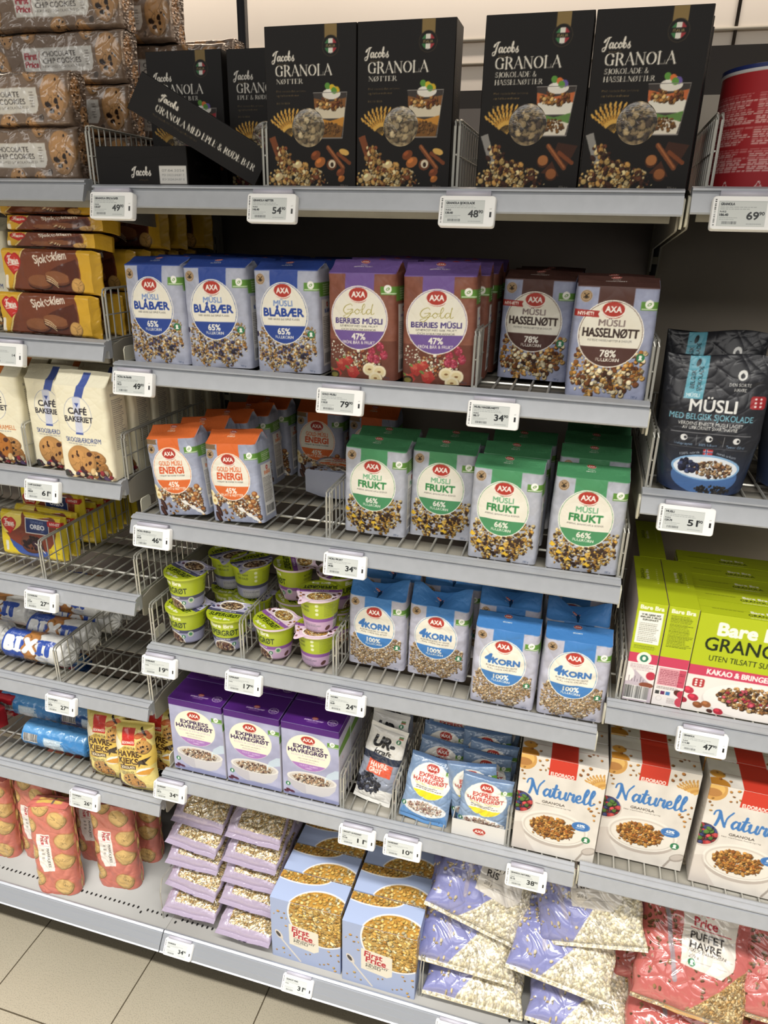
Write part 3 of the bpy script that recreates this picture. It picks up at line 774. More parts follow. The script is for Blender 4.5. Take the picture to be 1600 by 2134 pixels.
def art_spine(W=52, H=209):
    """narrow side lettered along its length"""
    c = Cv(H, W, '#181514')
    c.pen('Jacobs', H * .17, W * .36, 9, '#ece6da', 'script', w=30, wt=.2)
    c.pen('GRANOLA MED EPLE & RØDE BÆR', H * .17, W * .66, 8, '#ece7db', 'serif', w=H * .78, wt=.19)
    c.text('Med rostede flak av havre og fullkornshvete', H * .17, W * .78, w=H * .34, h=2.2, c='#7d683e', al='l')
    c.a = np.rot90(c.a, -1).copy(); c.w, c.h = W, H; c.W, c.H = c.a.shape[1], c.a.shape[0]
    return c.ready(SP * 1e3)
def art_window(fl):
    c = Cv(50, 50, '#5f5442')
    P = {'nut': ['#a8936c', '#8f7a58', '#c9b68c', '#6f5c42', '#b9a680'], 'choc': ['#8f7a58', '#5a4a3c', '#a8936c', '#3d3430', '#b59c70'], 'berry': ['#a8936c', '#8f7a58', '#7a4038', '#c9b68c']}[fl]
    c.bits(260, P, 1.8, 4.4, 12, area=(25, 25, 26, 26))
    return c.ready(SP * 1e3)
def make_jac(fl, spine=False):
    W, D, H = .140, .052, .209
    f = art_jac(fl); s = art_jside()
    b = loft('granola_carton', W, D, H, f, M_CARD, d_box(.0012), side=s, left=art_spine() if spine else s, back='#181514')
    # clear window over the granola
    wv = art_window(fl); r = .0265; n = 48
    rr = np.linspace(0.0005, 1, 26)[:, None]; t = (np.arange(n) / n * 2 * math.pi)[None]
    X = r * rr * np.cos(t); Z = r * rr * np.sin(t)
    P = np.stack([X + (.47 - .5) * W, -.0004 + .0011 * (rr ** 6) * np.ones_like(t) - .0006 * (rr < .97), Z + H * (1 - .615)], -1)
    MB().grid(P, wv.at(.5 + X / (2.1 * r), .5 - Z / (2.1 * r)), wrap=True, flip=True).build('window', M_CLEAR, b)
    top = Cv(140, 52, '#181514'); top.rect(0, 25.5, 140, 26.5, '#141211'); top.ready(1.4)
    cap('top_flap', W - .001, .0005, D - .0005, H + .0004, H + .0004, top, M_CARD, b)
    return b
def make_jac_lying():
    """carton lying on its back: its top end with the tuck flap faces the shopper"""
    W, H, L = 165, 58, .209
    c = Cv(W, H, '#181514'); c.stroke([(0, 15), (44, 16), (50, 21), (84, 21), (90, 16), (140, 15)], .7, '#0d0c0b')
    c.pen('Jacobs', W * .38, H * .72, 12, '#ece6da', 'script', w=36, wt=.19); c.text('UTVALGTE', W * .51, H * .84, w=16, h=1.8, c='#80693f')
    c.rect(W * .69, H * .48, W * .985, H * .93, '#e6e3dc')
    for i, t in enumerate(['07.04.2024', 'PD 2023.04.07 E', 'ED 2024.04.07 E']): c.text(t, W * .84, H * (.6 + .11 * i), w=W * .24, h=3.6 if i == 0 else 2.6, c='#8a8a88')
    c.rect(W * .71, H * .96, W * .83, H, '#8d7546'); c.ready(.9)
    s = Cv(209, 52, '#181514'); s.text('GRANOLA', 60, 36, w=40, h=5, c='#4d4a47'); s.pen('Jacobs', 20, 22, 8, '#3d3a38', 'script'); s.ready(1.4)
    b = loft('granola_carton', W / 1e3, L, H / 1e3, c, M_CARD, d_box(.001), side=s, back='#181514')
    t = Cv(165, 209, "#211e1d").ready(2); cap("back_panel", .163, .001, L - .001, .0583, .0583, t, M_CARD, b, sp=4e-3)
    return b

# ---- purple porridge cartons
def art_expr(W=128, H=190):
    c = Cv(W, H, '#a9abc8').mottle(.06, 30, 2)
    c.rect(0, 0, W, H * .085, '#4f2076')
    axc, ry = W * .5, H * .245
    cy = H * .365; rx = W * .385
    c.ell(axc - 4, cy, rx, ry, '#efe7d0'); E = c.emask(axc - 4, cy, rx - .6, ry - .6); c.clip = c.full(E); c.rect(0, H * .515, W, H * .7, '#a775bb'); c.clip = None
    axalogo(c, axc - 4, H * .19, 15.5, 10)
    c.text('EXPRESS', axc - 4, H * .288, w=W * .52, h=9.5, c='#352350', bold=.036); c.text('HAVREGRØT', axc - 5, H * .352, w=W * .69, h=9.8, c='#352350', bold=.036)
    c.text('ROSIN & VANILJESMAK', axc - 4, H * .41, w=W * .6, h=4.4, c='#b9a9c0'); c.text('MED FYRIGE HAVREGRYN', axc - 4, H * .452, w=W * .36, h=2.4, c='#6a6470')
    c.lines(axc - 24, H * .475, axc + 18, H * .5, 2, '#9a94a0', 3)
    c.text('TILSETT VARMT', axc - 4, H * .545, w=W * .33, h=3.6, c='#e9dcec'); c.text('VANN', axc - 4, H * .575, w=W * .12, h=3.4, c='#e9dcec')
    greentag(c, W * .8, H * .165, W, H * .225)
    # bowl
    bx, by = W * .52, H * .72
    c.poly([(W * .08, by), (W * .96, by), (W * .93, by + 18), (W * .83, by + 34), (W * .66, by + 43), (W * .38, by + 43), (W * .2, by + 33), (W * .1, by + 17)], '#c7c5c8'); c.poly([(W * .08, by), (W * .4, by), (W * .42, by + 42), (W * .2, by + 33), (W * .1, by + 17)], '#b5b2ba', .7)
    c.ell(bx, by, W * .44, 17, '#dcdad6'); c.ell(bx, by + 1, W * .40, 14.5, '#c9c3bc')
    c.bits(420, ['#d9bd9c', '#c9a482', '#e6d2b8', '#b98d6c', '#e9dcc8', '#5a3a3a'], 1.4, 3, 3, area=(bx, by + 1, W * .33, 11.5))
    c.poly([(W * .93, H * .53), (W * 1.01, H * .52), (W * 1.01, H * .63), (W * .8, H * .68), (W * .76, H * .66), (W * .8, H * .6)], '#c4d8e2', .75); c.stroke([(W * .77, H * .66), (W * .755, H * .72)], 3, '#d5e2e8')
    keyhole(c, W * .095, H * .845, 5.5)
    for (u, v) in [(.1, .935), (.17, .95), (.06, .96)]: c.ell(W * u, H * v, 6, 3.6, '#5a2a3a', .4)
    c.poly([(0, H * .97), (W * .5, H * .93), (W, H * .955), (W, H), (0, H)], '#8187b0', .6)
    return c.ready(SP * 1e3)
def make_expr():
    W, D, H = .128, .075, .190
    f = art_expr()
    s = Cv(75, 190, '#cfcdd8'); s.rect(0, 0, 75, 16, '#4f2076'); s.rect(0, 30, 75, 62, '#6f9a45'); s.poly([(0, 16), (75, 16), (75, 34), (0, 44)], '#b9b6cc')
    for i in range(3): s.text('G', 24, 80 + 30 * i, h=5, c='#b5484a', rot=.3)
    s.lines(14, 100, 60, 170, 14, '#7a7888', 5); s.ready(1.5)
    b = loft('porridge_carton', W, D, H, f, M_CARD, d_box(.001), side=s, back='#a9abc8')
    t = Cv(128, 75, '#4f2076'); axalogo(t, 66, 46, 6.5); t.text('EXPRESS HAVREGRØT', 66, 54, w=42, h=3, c='#f0eaf4', bold=.03); t.lines(52, 57, 80, 62, 2, '#b79ac8', 2)
    t.ell(106, 50, 11, 9.5, '#e9e2f0'); t.ell(106, 50, 10, 8.6, '#4f2076'); t.text('100%', 106, 45.5, h=2.2, c='#f0eaf4', bold=.03); t.text('HAVRE', 106, 50, w=16, h=3, c='#f0eaf4', bold=.03); t.text('GRYN', 106, 54.6, h=2.2, c='#f0eaf4', bold=.03); t.ready(1.2)
    cap('top_flap', W - .0008, .0004, D - .0004, H + .0003, H + .0003, t, M_CARD, b, sp=1.1e-3)
    return b

# ---- lime granola cartons
PINK, LIME = '#d0405f', '#b9c81d'
def art_lime(W=186, H=188):
    c = Cv(W, H, '#ece6df'); c.rect(0, 0, W, H * .52, LIME); c.rect(0, H * .52, W, H * .62, PINK)
    c.text('Bare Bra', W * .47, H * .135, w=W * .6, h=22, c='#f4f3e6', bold=.045)
    c.text('GRANOLA', W * .475, H * .29, w=W * .78, h=24, c='#1f2a14', bold=.012); c.text('UTEN TILSATT SUKKER', W * .45, H * .43, w=W * .62, h=10, c='#1f2a14', bold=.005)
    c.text('KAKAO & BRINGEBÆR', W * .46, H * .57, w=W * .62, h=9.5, c='#f4ece8', bold=.035)
    c.rrect(W * .05, H * .655, W * .15, H * .745, 4, '#b9363a')
    for i in range(6): c.ell(W * (.08 + .04 * (i % 2)), H * (.675 + .025 * (i // 2)), 2, 1.8, '#f3e6e2')
    c.ell(W * .6, H * .84, W * .45, H * .2, '#ddd5cf'); c.ell(W * .6, H * .82, W * .44, H * .18, '#f2ece6')
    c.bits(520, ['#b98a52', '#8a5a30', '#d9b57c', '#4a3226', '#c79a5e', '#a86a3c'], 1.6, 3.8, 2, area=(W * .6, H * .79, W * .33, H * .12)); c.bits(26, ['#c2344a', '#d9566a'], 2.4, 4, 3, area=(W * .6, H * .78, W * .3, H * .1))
    for (u, v, r, q) in [(.03, .79, 9, '#c2344a'), (.08, .86, 9, '#b92f45'), (.13, .93, 8, '#8a5230'), (.2, .91, 8, '#9a6038'), (.31, .965, 8, '#b5303f'), (.0, .9, 7, '#a82a3c'), (.24, .975, 5, '#4a2a22')]: c.ell(W * u, H * v, r, r * .75, q, .3); c.ell(W * u - 2, H * v - 2, r * .5, r * .35, np.clip(C(q) * 1.25, 0, 1), .3)
    keyhole(c, W * .78, H * .94, 9)
    return c.ready(SP * 1e3)
def art_limeside(v, W=48, H=188):
    c = Cv(W, H, '#e9e3e0'); c.rect(0, 0, W, H * .5, LIME); c.rect(0, H * .5, W, H * .6, PINK)
    c.text('Bare Bra', W * .5, H * .045, w=W * .78, h=7, c='#f4f3e6', bold=.035)
    if v == 0:
        c.rect(W * .08, H * .085, W * .9, H * .40, '#f3f2ea'); c.text('VI VIL GJØRE DET', W * .5, H * .115, w=W * .64, h=3, c='#33382a', bold=.03); c.text('ENKLERE Å VELGE', W * .5, H * .14, w=W * .68, h=3, c='#33382a', bold=.03); c.text('KLIMASMART!', W * .5, H * .165, w=W * .52, h=3, c='#33382a', bold=.03)
        c.lines(W * .16, H * .19, W * .86, H * .385, 11, '#8a8c80', 2); c.lines(W * .1, H * .42, W * .85, H * .46, 3, '#6a7a20', 5)
        c.ell(W * .52, H * .55, 12, 12, '#eef0e4'); c.ell(W * .52, H * .55, 7, 7, '#2f7a5f'); c.ell(W * .52, H * .55, 3, 4, '#e9f0e4')
        c.lines(W * .1, H * .61, W * .9, H * .68, 5, '#a98a96', 7); c.poly([(0, H * .67), (W * .3, H * .68), (W * .95, H * .82), (W, H), (0, H)], '#a694a8', .6); c.ell(W * .02, H * .73, 13, 14, '#efe8e4'); c.ell(W * .85, H * .72, 8, 8, '#c2344a')
        for i in range(6): c.rect(W * (.12 + .1 * i), H * (.74 + .03 * (i % 2)), W * (.135 + .1 * i), H * .8, '#3a2a3a')
        c.ell(W * .75, H * .82, 12, 5, '#8a4a34'); c.barcode(W * .03, H * .84, W * .86, H * .985, 4)
    else:
        c.lines(W * .12, H * .085, W * .95, H * .40, 22, '#3f4a10', 6, .35); c.rect(W * .06, H * .61, W * .98, H * .79, '#e0a0aa'); c.rect(W * .75, H * .61, W * .98, H * .79, '#cc4a62')
        c.lines(W * .1, H * .625, W * .95, H * .78, 9, '#8a2a40', 4); c.lines(W * .08, H * .8, W * .9, H * .83, 2, '#7a6a6a', 2)
        for (u, q) in [(.12, '#3a3a3a'), (.3, '#6a2a5a'), (.48, '#3a72b0')]: c.rect(W * u - 3, H * .85, W * u + 4, H * .885, q)
        c.ell(W * .86, H * .85, 9, 6, '#5a2a24', .3); c.ell(W * .97, H * .86, 8, 8, '#c2344a'); c.ell(W * .94, H * .94, 8, 9, '#cc4658'); c.lines(W * .5, H * .91, W * .85, H * .97, 5, '#8a7a7a', 8); c.ell(W * .22, H * .93, 5, 5, '#d0cac4'); c.ell(W * .22, H * .93, 4, 4, '#e9e3e0')
    return c.ready(SP * 1e3)
def limetop(W, D, rot):
    t = Cv(W, D, LIME); t.stroke([(0, D * .5), (W, D * .5)], .6, '#8a9618')
    if rot:
        t.text('Bare Bra', W * .42, D * .4, h=5, w=40, c='#f4f3e6', bold=.035, rot=R(90) * rot); t.text('GRANOLA', W * .42 + 8 * rot, D * .4, w=42, h=6, c='#1f2a14', rot=R(90) * rot); t.lines(W * .42 + 16, D * .25, W * .42 + 18, D * .6, 8, '#e9ecc0', 3)
    else:
        t.text('Bare Bra', W * .52, D * .50, h=7, w=38, c='#f4f3e6', bold=.04); t.text('GRANOLA', W * .52, D * .72, w=48, h=7, c='#1f2a14', bold=.01); t.lines(W * .4, D * .86, W * .66, D * .95, 1, '#f0f0d0', 3); t.lines(W * .1, D * .5, W * .38, D * .6, 1, '#7d8818', 5)
    return t.ready(1.2)
def make_lime():
    W, D, H = .186, .048, .188
    b = loft('granola_carton', W, D, H, art_lime(), M_CARD, d_box(.0008), side=art_limeside(0), left=art_limeside(1), back=LIME)
    cap('top_flap', W - .0008, .0004, D - .0004, H + .0003, H + .0003, limetop(186, 48, 0), M_CARD, b, sp=1.1e-3)
    return b
def make_limeside(v):
    W, D, H = .047, .186, .192
    b = loft('granola_carton', W, D, H, art_limeside(v), M_CARD, d_box(.0008), side=Cv(186, 188, '#c9b8ae').ready(2), back=LIME)
    cap('top_flap', W - .0008, .0004, D - .0004, H + .0003, H + .0003, limetop(47, 186, -1 if v == 0 else 1), M_CARD, b, sp=1.1e-3)
    return b

# ---- white granola cartons with red band
def art_nat(W=158, H=232):
    c = Cv(W, H, '#dcd6cd').mottle(.03, 30, 4)
    c.rect(W * .34, 0, W * .66, H * .165, '#d23a28'); c.text('ELDORADO', W * .5, H * .145, w=W * .27, h=8, c='#f3e6de', bold=.03)
    c.ell(W * .05, H * .05, 22, 24, '#c9892e'); c.ell(W * .05, H * .04, 17, 15, '#e0a945'); c.ell(W * .04, H * .075, 15, 9, '#a8641c'); c.ell(W * .05, H * .05, 23.5, 25, '#e9e4dc', a=.2)
    for i in range(7):
        a = -2.75 + .17 * i; x0, y0 = W * 1.0, H * .2
        for j in range(6): q = 8 + 6.2 * j; c.ell(x0 + q * math.cos(a), y0 + q * .8 * math.sin(a), 4, 1.8, ['#d9aa5c', '#c9944a'][j % 2], a + .3)
    P = ['#c98a3c', '#b8742c', '#dca456', '#a8642a']
    c.bits(22, P, 2, 3.6, 3, pts=[(W * u, H * v) for u, v in [(.22, .04), (.26, .08), (.3, .12), (.24, .13), (.33, .1), (.05, .13), (.06, .2), (.03, .17), (.72, .05), (.78, .08), (.7, .1), (.9, .36), (.94, .4), (.88, .44), (.96, .33), (.92, .48), (.85, .42), (.97, .44), (.06, .25), (.93, .53), (.3, .02), (.8, .02)]])
    c.pen('Naturell', W * .12, H * .385, 34, '#3f78ba', 'script', w=W * .78, wt=.15, rot=0)
    c.text('GRANOLA', W * .44, H * .445, w=W * .27, h=5.5, c='#4a4038', bold=.02); c.text('Biter med hvete, havre og rug', W * .44, H * .475, w=W * .42, h=2.6, c='#6a6058')
    c.ell(W * .05, H * .5, 26, 27, '#cbbfb4'); E = c.emask(W * .04, H * .49, 25, 25); c.clip = c.full(E)
    c.rect(0, H * .35, W * .25, H * .62, '#4a3a4a'); c.bits(52, ['#c2343c', '#d04a4a', '#3f4a80', '#b52a34', '#39406e', '#d2484e'], 4, 7, 5, area=(W * .04, H * .49, 24, 23), asp=(.85, 1)); c.bits(9, ['#5f8a3a'], 4, 6, 6, area=(W * .06, H * .48, 18, 20)); c.clip = None
    bx, by = W * .49, H * .70
    c.ell(bx, by + 5, W * .405, H * .185, '#b9aea4'); c.ell(bx, by, W * .40, H * .175, '#e6e1d8'); c.ell(bx, by + 1, W * .375, H * .158, '#d0c7bc'); c.ell(bx, by + 2, W * .355, H * .145, '#e3ddd2')
    c.bits(430, ['#c98a3c', '#b8742c', '#dca456', '#a05c24', '#d69a48'], 2, 4.2, 9, area=(bx - 3, by, W * .265, H * .112)); c.bits(40, P, 1.6, 3.2, 10, area=(bx - 3, by + 2, W * .31, H * .13))
    c.ell(W * .795, H * .625, 17, 11, '#3a72b6'); c.ell(W * .795, H * .625, 15.5, 9.6, '#6f9ad0'); c.ell(W * .795, H * .625, 15, 9.2, '#3a72b6'); c.text('62%', W * .795, H * .617, h=6, c='#eef0f0', bold=.05); c.lines(W * .74, H * .635, W * .85, H * .65, 1, '#dbe4ee', 2)
    keyhole(c, W * .875, H * .755, 8)
    c.ell(W * .93, H * .87, 15, 9, '#a89e94', -.5); c.ell(W * .925, H * .867, 12, 6.5, '#c4bab0', -.5); c.stroke([(W * .86, H * .9), (W * .8, H * .99)], 4, '#a89e94')
    c.poly([(0, H * .72), (W * .1, H * .7), (W * .16, H * .86), (W * .3, H * 1), (0, H)], '#cdc3ba', .7)
    return c.ready(SP * 1e3)
def make_nat():
    W, D, H = .158, .07, .232
    s = Cv(70, 232, '#d2cbc2').mottle(.03, 20, 3); s.lines(10, 60, 60, 200, 30, '#8a8278', 3); s.ready(1.6)
    b = loft('granola_carton', W, D, H, art_nat(), M_CARD, d_box(.001), side=s, back='#d8d2c9')
    t = Cv(158, 70, '#d2ccc3').mottle(.03, 20, 3); t.rect(54, 0, 104, 70, '#c53626'); t.ell(12, 66, 20, 16, '#b5792a'); t.ell(14, 40, 13, 10, '#c28a35'); t.bits(20, ['#c98a3c', '#b8742c', '#a8642a'], 2, 3.5, 4, area=(80, 40, 70, 30)); t.stroke([(0, 35), (158, 35)], .6, '#a89f94')
    t.rect(54, 0, 104, 70, '#c53626'); t.stroke([(0, 36), (158, 36)], .5, '#8a4038'); t.ready(1.4)
    cap('top_flap', W - .0008, .0004, D - .0004, H + .0003, H + .0003, t, M_CARD, b)
    return b

# ---- blue crunchy muesli cartons
def flakes(c, area, n, seed): c.bits(n, ['#e6bb5e', '#dca84c', '#efd084', '#c99040', '#e3b55e', '#f4e4b4'], 2.4, 5, seed, area=area, rim=.6)
def art_fp(W=168, H=185):
    c = Cv(W, H, '#a2b0d2')
    bx, by, rx, ry = W * .72, H * .17, W * .45, H * .44
    c.ell(bx, by, rx + 4, ry + 4, '#e6e8ec'); E = c.emask(bx, by, rx, ry); c.clip = c.full(E); c.rect(0, 0, W, H, '#c09a52'); flakes(c, (bx, by, rx, ry), 620, 3); c.clip = None
    c.poly([(W * .26, H * .37), (W * .685, H * .41), (W * .69, H * .72), (W * .62, H * .765), (W * .265, H * .715)], '#e2dccb')
    c.text('First', W * .43, H * .452, h=16, c='#b8323c', bold=.03, rot=.07); c.text('Price', W * .465, H * .54, h=16, c='#b8323c', bold=.03, rot=.07)
    c.stroke([(W * .33, H * .575), (W * .64, H * .605)], 1, '#b8323c'); c.text('CRUNCHY', W * .48, H * .622, w=W * .3, h=6, c='#33302c', bold=.01, rot=.07); c.text('MÜSLI', W * .43, H * .655, w=W * .2, h=6, c='#33302c', bold=.01, rot=.07); c.lines(W * .34, H * .675, W * .46, H * .695, 1, '#8a867c', 3)
    c.ell(W * .115, H * .60, 7, 15, '#d5cdc4', -.55); c.ell(W * .105, H * .595, 4, 9, '#4a4440', -.55); c.stroke([(W * .16, H * .68), (W * .42, H * .975)], np.linspace(5, 3, 2), '#d9d2c8')
    P = [(.11, .2), (.2, .21), (.16, .3), (.22, .29), (.22, .42), (.05, .26), (.17, .82), (.18, .9), (.26, .92), (.5, .82), (.56, .8), (.83, .66), (.86, .72), (.96, .68), (.82, .88), (.9, .92), (.7, .93), (.76, .91), (.92, .97), (.97, .78), (.07, .88)]
    c.bits(0, ['#d9a24a', '#c98f3a', '#e0b868'], 2, 3.6, 4, pts=[(W * u, H * v) for u, v in P])
    return c.ready(SP * 1e3)
def make_fp():
    W, D, H = .168, .078, .185
    s = Cv(78, 185, '#9aa8cc'); E = s.emask(8, 32, 20, 76); s.clip = s.full(E); s.rect(0, 0, 78, 185, '#c09a52'); flakes(s, (8, 32, 20, 76), 160, 5); s.clip = None
    s.bits(14, ['#d9a24a'], 2, 3, 4, area=(40, 130, 34, 50)); s.ready(1.4)
    b = loft('crunchy_muesli_carton', W, D, H, art_fp(), M_CARD, d_box(.001), side=s, back='#a2b0d2')
    t = Cv(168, 78, '#a9b9dc'); bx = 121
    E = t.emask(bx, 96, 76, 62); t.ell(bx, 96, 79, 66, '#e6e8ec'); t.clip = t.full(E); t.rect(0, 0, 168, 78, '#c08e3c'); flakes(t, (bx, 90, 74, 56), 300, 6); t.clip = None
    E = t.emask(40, -4, 78, 28); t.ell(40, -4, 81, 31, '#e6e8ec'); t.clip = t.full(E); t.rect(0, 0, 168, 40, '#c08e3c'); flakes(t, (40, 2, 80, 28), 240, 7); t.clip = None
    t.ready(1.3)
    cap('top_flap', W - .0008, .0004, D - .0004, H + .0003, H + .0003, t, M_CARD, b, sp=1.2e-3)
    return b

# ---- cookies and biscuits in film
def cookie(c, x, y, rx, ry, seed, col='#b98a5c', chips=12, chip='#2e1f1a'):
    k = C(col)
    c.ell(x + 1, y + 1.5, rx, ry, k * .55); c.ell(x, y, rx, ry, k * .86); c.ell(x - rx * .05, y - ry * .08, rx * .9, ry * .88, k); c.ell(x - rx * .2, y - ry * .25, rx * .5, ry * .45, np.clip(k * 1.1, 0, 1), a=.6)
    rg = np.random.RandomState(seed)
    for i in range(5):
        a = rg.rand() * 6.28; P = [(x + rx * .1 * math.cos(a), y + ry * .1 * math.sin(a))]
        for j in range(4): P.append((P[-1][0] + rx * .2 * math.cos(a + rg.randn() * .6), P[-1][1] + ry * .2 * math.sin(a + rg.randn() * .6)))
        c.stroke(P, .5, k * .45)
    if chips: c.bits(chips, [chip], rx * .09, rx * .19, seed, area=(x, y, rx * .8, ry * .8), dark=False)
def make_cook():
    W, H, D = 262, 80, .062
    c = Cv(W, H, '#8a7360'); c.rect(0, 0, W, H * .1, '#7a6554')
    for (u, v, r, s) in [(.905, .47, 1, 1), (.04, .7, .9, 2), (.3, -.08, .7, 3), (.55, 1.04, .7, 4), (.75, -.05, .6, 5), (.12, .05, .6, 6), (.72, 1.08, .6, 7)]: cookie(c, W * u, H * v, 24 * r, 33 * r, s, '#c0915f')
    c.poly([(W * .24, H * .30), (W * .79, H * .30), (W * .79, H * .62), (W * .765, H * .76), (W * .24, H * .76)], '#e6e2d9')
    c.text('First', W * .30, H * .45, h=9.5, c='#b3303c', bold=.04); c.text('Price', W * .305, H * .61, h=9.5, c='#b3303c', bold=.04); c.rect(W * .365, H * .36, W * .369, H * .69, '#b3303c')
    c.text('CHOCOLATE', W * .395, H * .42, w=W * .26, h=7.5, c='#4a4340', al='l', bold=.01); c.text('CHIP COOKIES', W * .395, H * .55, w=W * .3, h=7.5, c='#4a4340', al='l', bold=.01); c.text('KJEKS MED SJOKOLADEBITER', W * .395, H * .66, w=W * .32, h=3.2, c='#6a625c', al='l')
    c.lines(W * .73, H * .36, W * .765, H * .66, 6, '#7a7068', 3); c.ell(W * .80, H * .84, 5, 5, '#4a3f38', a=.8)
    c.ready(1.1)
    s = Cv(62, 80, '#7d6655').ready(2); cookie(s, 20, 30, 20, 24, 3); cookie(s, 50, 66, 18, 20, 4); s.mottle(.12, 10, 2).ready(1.6)
    def d(X, Y, V, Wd, Dp, L):
        Yn = corner(X, Y, Wd, Dp, .012); e = np.abs(V - .5) * 2
        k = np.clip((e - .86) / .14, 0, 1); Yn = Dp * .5 + (Yn - Dp * .5) * (1 - .35 * k * k)
        n = wob(X, V * L, 3, .0016, .05) + wob(X, V * L, 4, .002, .08, True)
        ed = np.clip((np.abs(X) - Wd * .46) / (Wd * .04), 0, 1)
        sd = (Y > 1e-9) & (Y < Dp - 1e-9)
        Xn = X + np.where(sd, np.sign(X) * (wob(Y * 3, V * L * 2, 8, .004, .05, True) - .002), 0)
        return Xn, Yn + n, V * L + wob(X, Y, 6, .0012, .07) * e
    return loft('cookie_pack', W / 1e3, D, H / 1e3, c, M_CLEAR, d, side=s, back='#7d6858', sp=1.2e-3, ns=16)

def heart(c, x, y, r, col, w): c.stroke(spline([(x, y + r), (x - r, y - .1 * r), (x - .7 * r, y - .9 * r), (x, y - .3 * r), (x + .7 * r, y - .9 * r), (x + r, y - .1 * r), (x, y + r)], 5), w, col)
def freia(c, x, y, r):
    P = spline([(x, y + 1.15 * r), (x - .75 * r, y + .35 * r), (x - .95 * r, y - .35 * r), (x - .45 * r, y - .85 * r), (x, y - .75 * r), (x + .45 * r, y - .85 * r), (x + .95 * r, y - .35 * r), (x + .75 * r, y + .35 * r), (x, y + 1.15 * r)])
    c.poly(P, '#b8211f'); c.poly((P - (x, y)) * .86 + (x, y), '#cf3128'); c.pen('Freia', x - r * .62, y + r * .15, r * .75, '#f0e4d6', 'script', w=r * 1.25, wt=.17); c.stroke(spline([(x - .6 * r, y + .3 * r), (x, y + .22 * r), (x + .55 * r, y + .32 * r)]), r * .07, '#f0e4d6')
def art_sj(W=212, H=74):
    c = Cv(W, H, '#dba92c')
    c.poly(np.vstack([spline([(W * .26, 0), (W * .2, H * .4), (W * .14, H * .75), (W * .1, H)]), spline([(W * .80, H), (W * .84, H * .5), (W * .81, 0)])]), '#7a4028'); c.poly(np.vstack([spline([(W * .40, H), (W * .52, H * .5), (W * .8, H * .2)]), [(W * .83, H * .4), (W * .80, H)]]), '#4a2218', .7)
    c.stroke(spline([(W * .27, 0), (W * .21, H * .4), (W * .15, H * .75), (W * .11, H)]), 3, '#e8d07a')
    freia(c, W * .16, H * .32, 19)
    c.text('Sjok', W * .445, H * .22, h=14, w=W * .13, c='#eee2d2', bold=.02, rot=-.12); heart(c, W * .545, H * .2, 5.5, '#eee2d2', 1.6); c.text('klem', W * .645, H * .13, h=14, w=W * .14, c='#eee2d2', bold=.02, rot=-.12)
    for (x, y, a) in [(.42, .72, 0), (.60, .62, .1)]: c.ell(W * x + 1, H * y + 5, 27, 12, '#3a1a12', a); c.ell(W * x, H * y + 2, 27, 12, '#6f3f28', a); c.ell(W * x, H * y, 26, 10, '#8f5836', a)
    for i in range(3): c.stroke(spline([(W * .49, H * (.60 + .05 * i)), (W * .55, H * (.66 + .05 * i)), (W * .6, H * (.76 + .05 * i))]), 1.3, '#e0c89a')
    c.poly([(W * .7, H * .45), (W * .78, H * .42), (W * .79, H * .75), (W * .72, H * .78)], '#5a2a1a', .8)
    cookie(c, W * .795, H * .8, 13, 13, 5, '#cf9e56', 0); c.rrect(W * .055, H * .62, W * .085, H * .95, 2, '#efe6d4')
    return c.ready(1.1)
def d_flow(seed, seal=.03, r=.006):
    """flat biscuit pack in film: crimped fins at left and right"""
    def d(X, Y, V, W, D, L):
        e = np.abs(X) / (W / 2); k = np.clip((e - (1 - 2 * seal)) / (2 * seal), 0, 1)
        Yn = D / 2 + (Y - D / 2) * (1 - .93 * k ** .7)
        q = np.abs(V - .5) * 2; rr = np.clip((q - .82) / .18, 0, 1)
        Yn = D / 2 + (Yn - D / 2) * (1 - .45 * rr ** 2)
        Yn = Yn + wob(X, V * L, seed, .0012, .05) + wob(X, V * L, seed + 3, .0018, .07, True) * (.4 + k)
        return X, Yn, V * L + .004 * k * np.sin(V * 7 + seed)
    return d
def make_sj():
    W, H, D = .212, .074, .030; c = art_sj()
    s = Cv(30, 74, '#cf9c24').ready(2)
    return loft('biscuit_pack', W, D, H, c, M_FILM, d_flow(4, .05), side=s, back='#5a2c1c', sp=1.1e-3)
def make_sjn():
    return loft('biscuit_pack', .212, .070, .027, art_sj(), M_FILM, d_flow(4, .05), side=Cv(30, 74, '#cf9c24').ready(2), back='#5a2c1c', sp=1.1e-3)
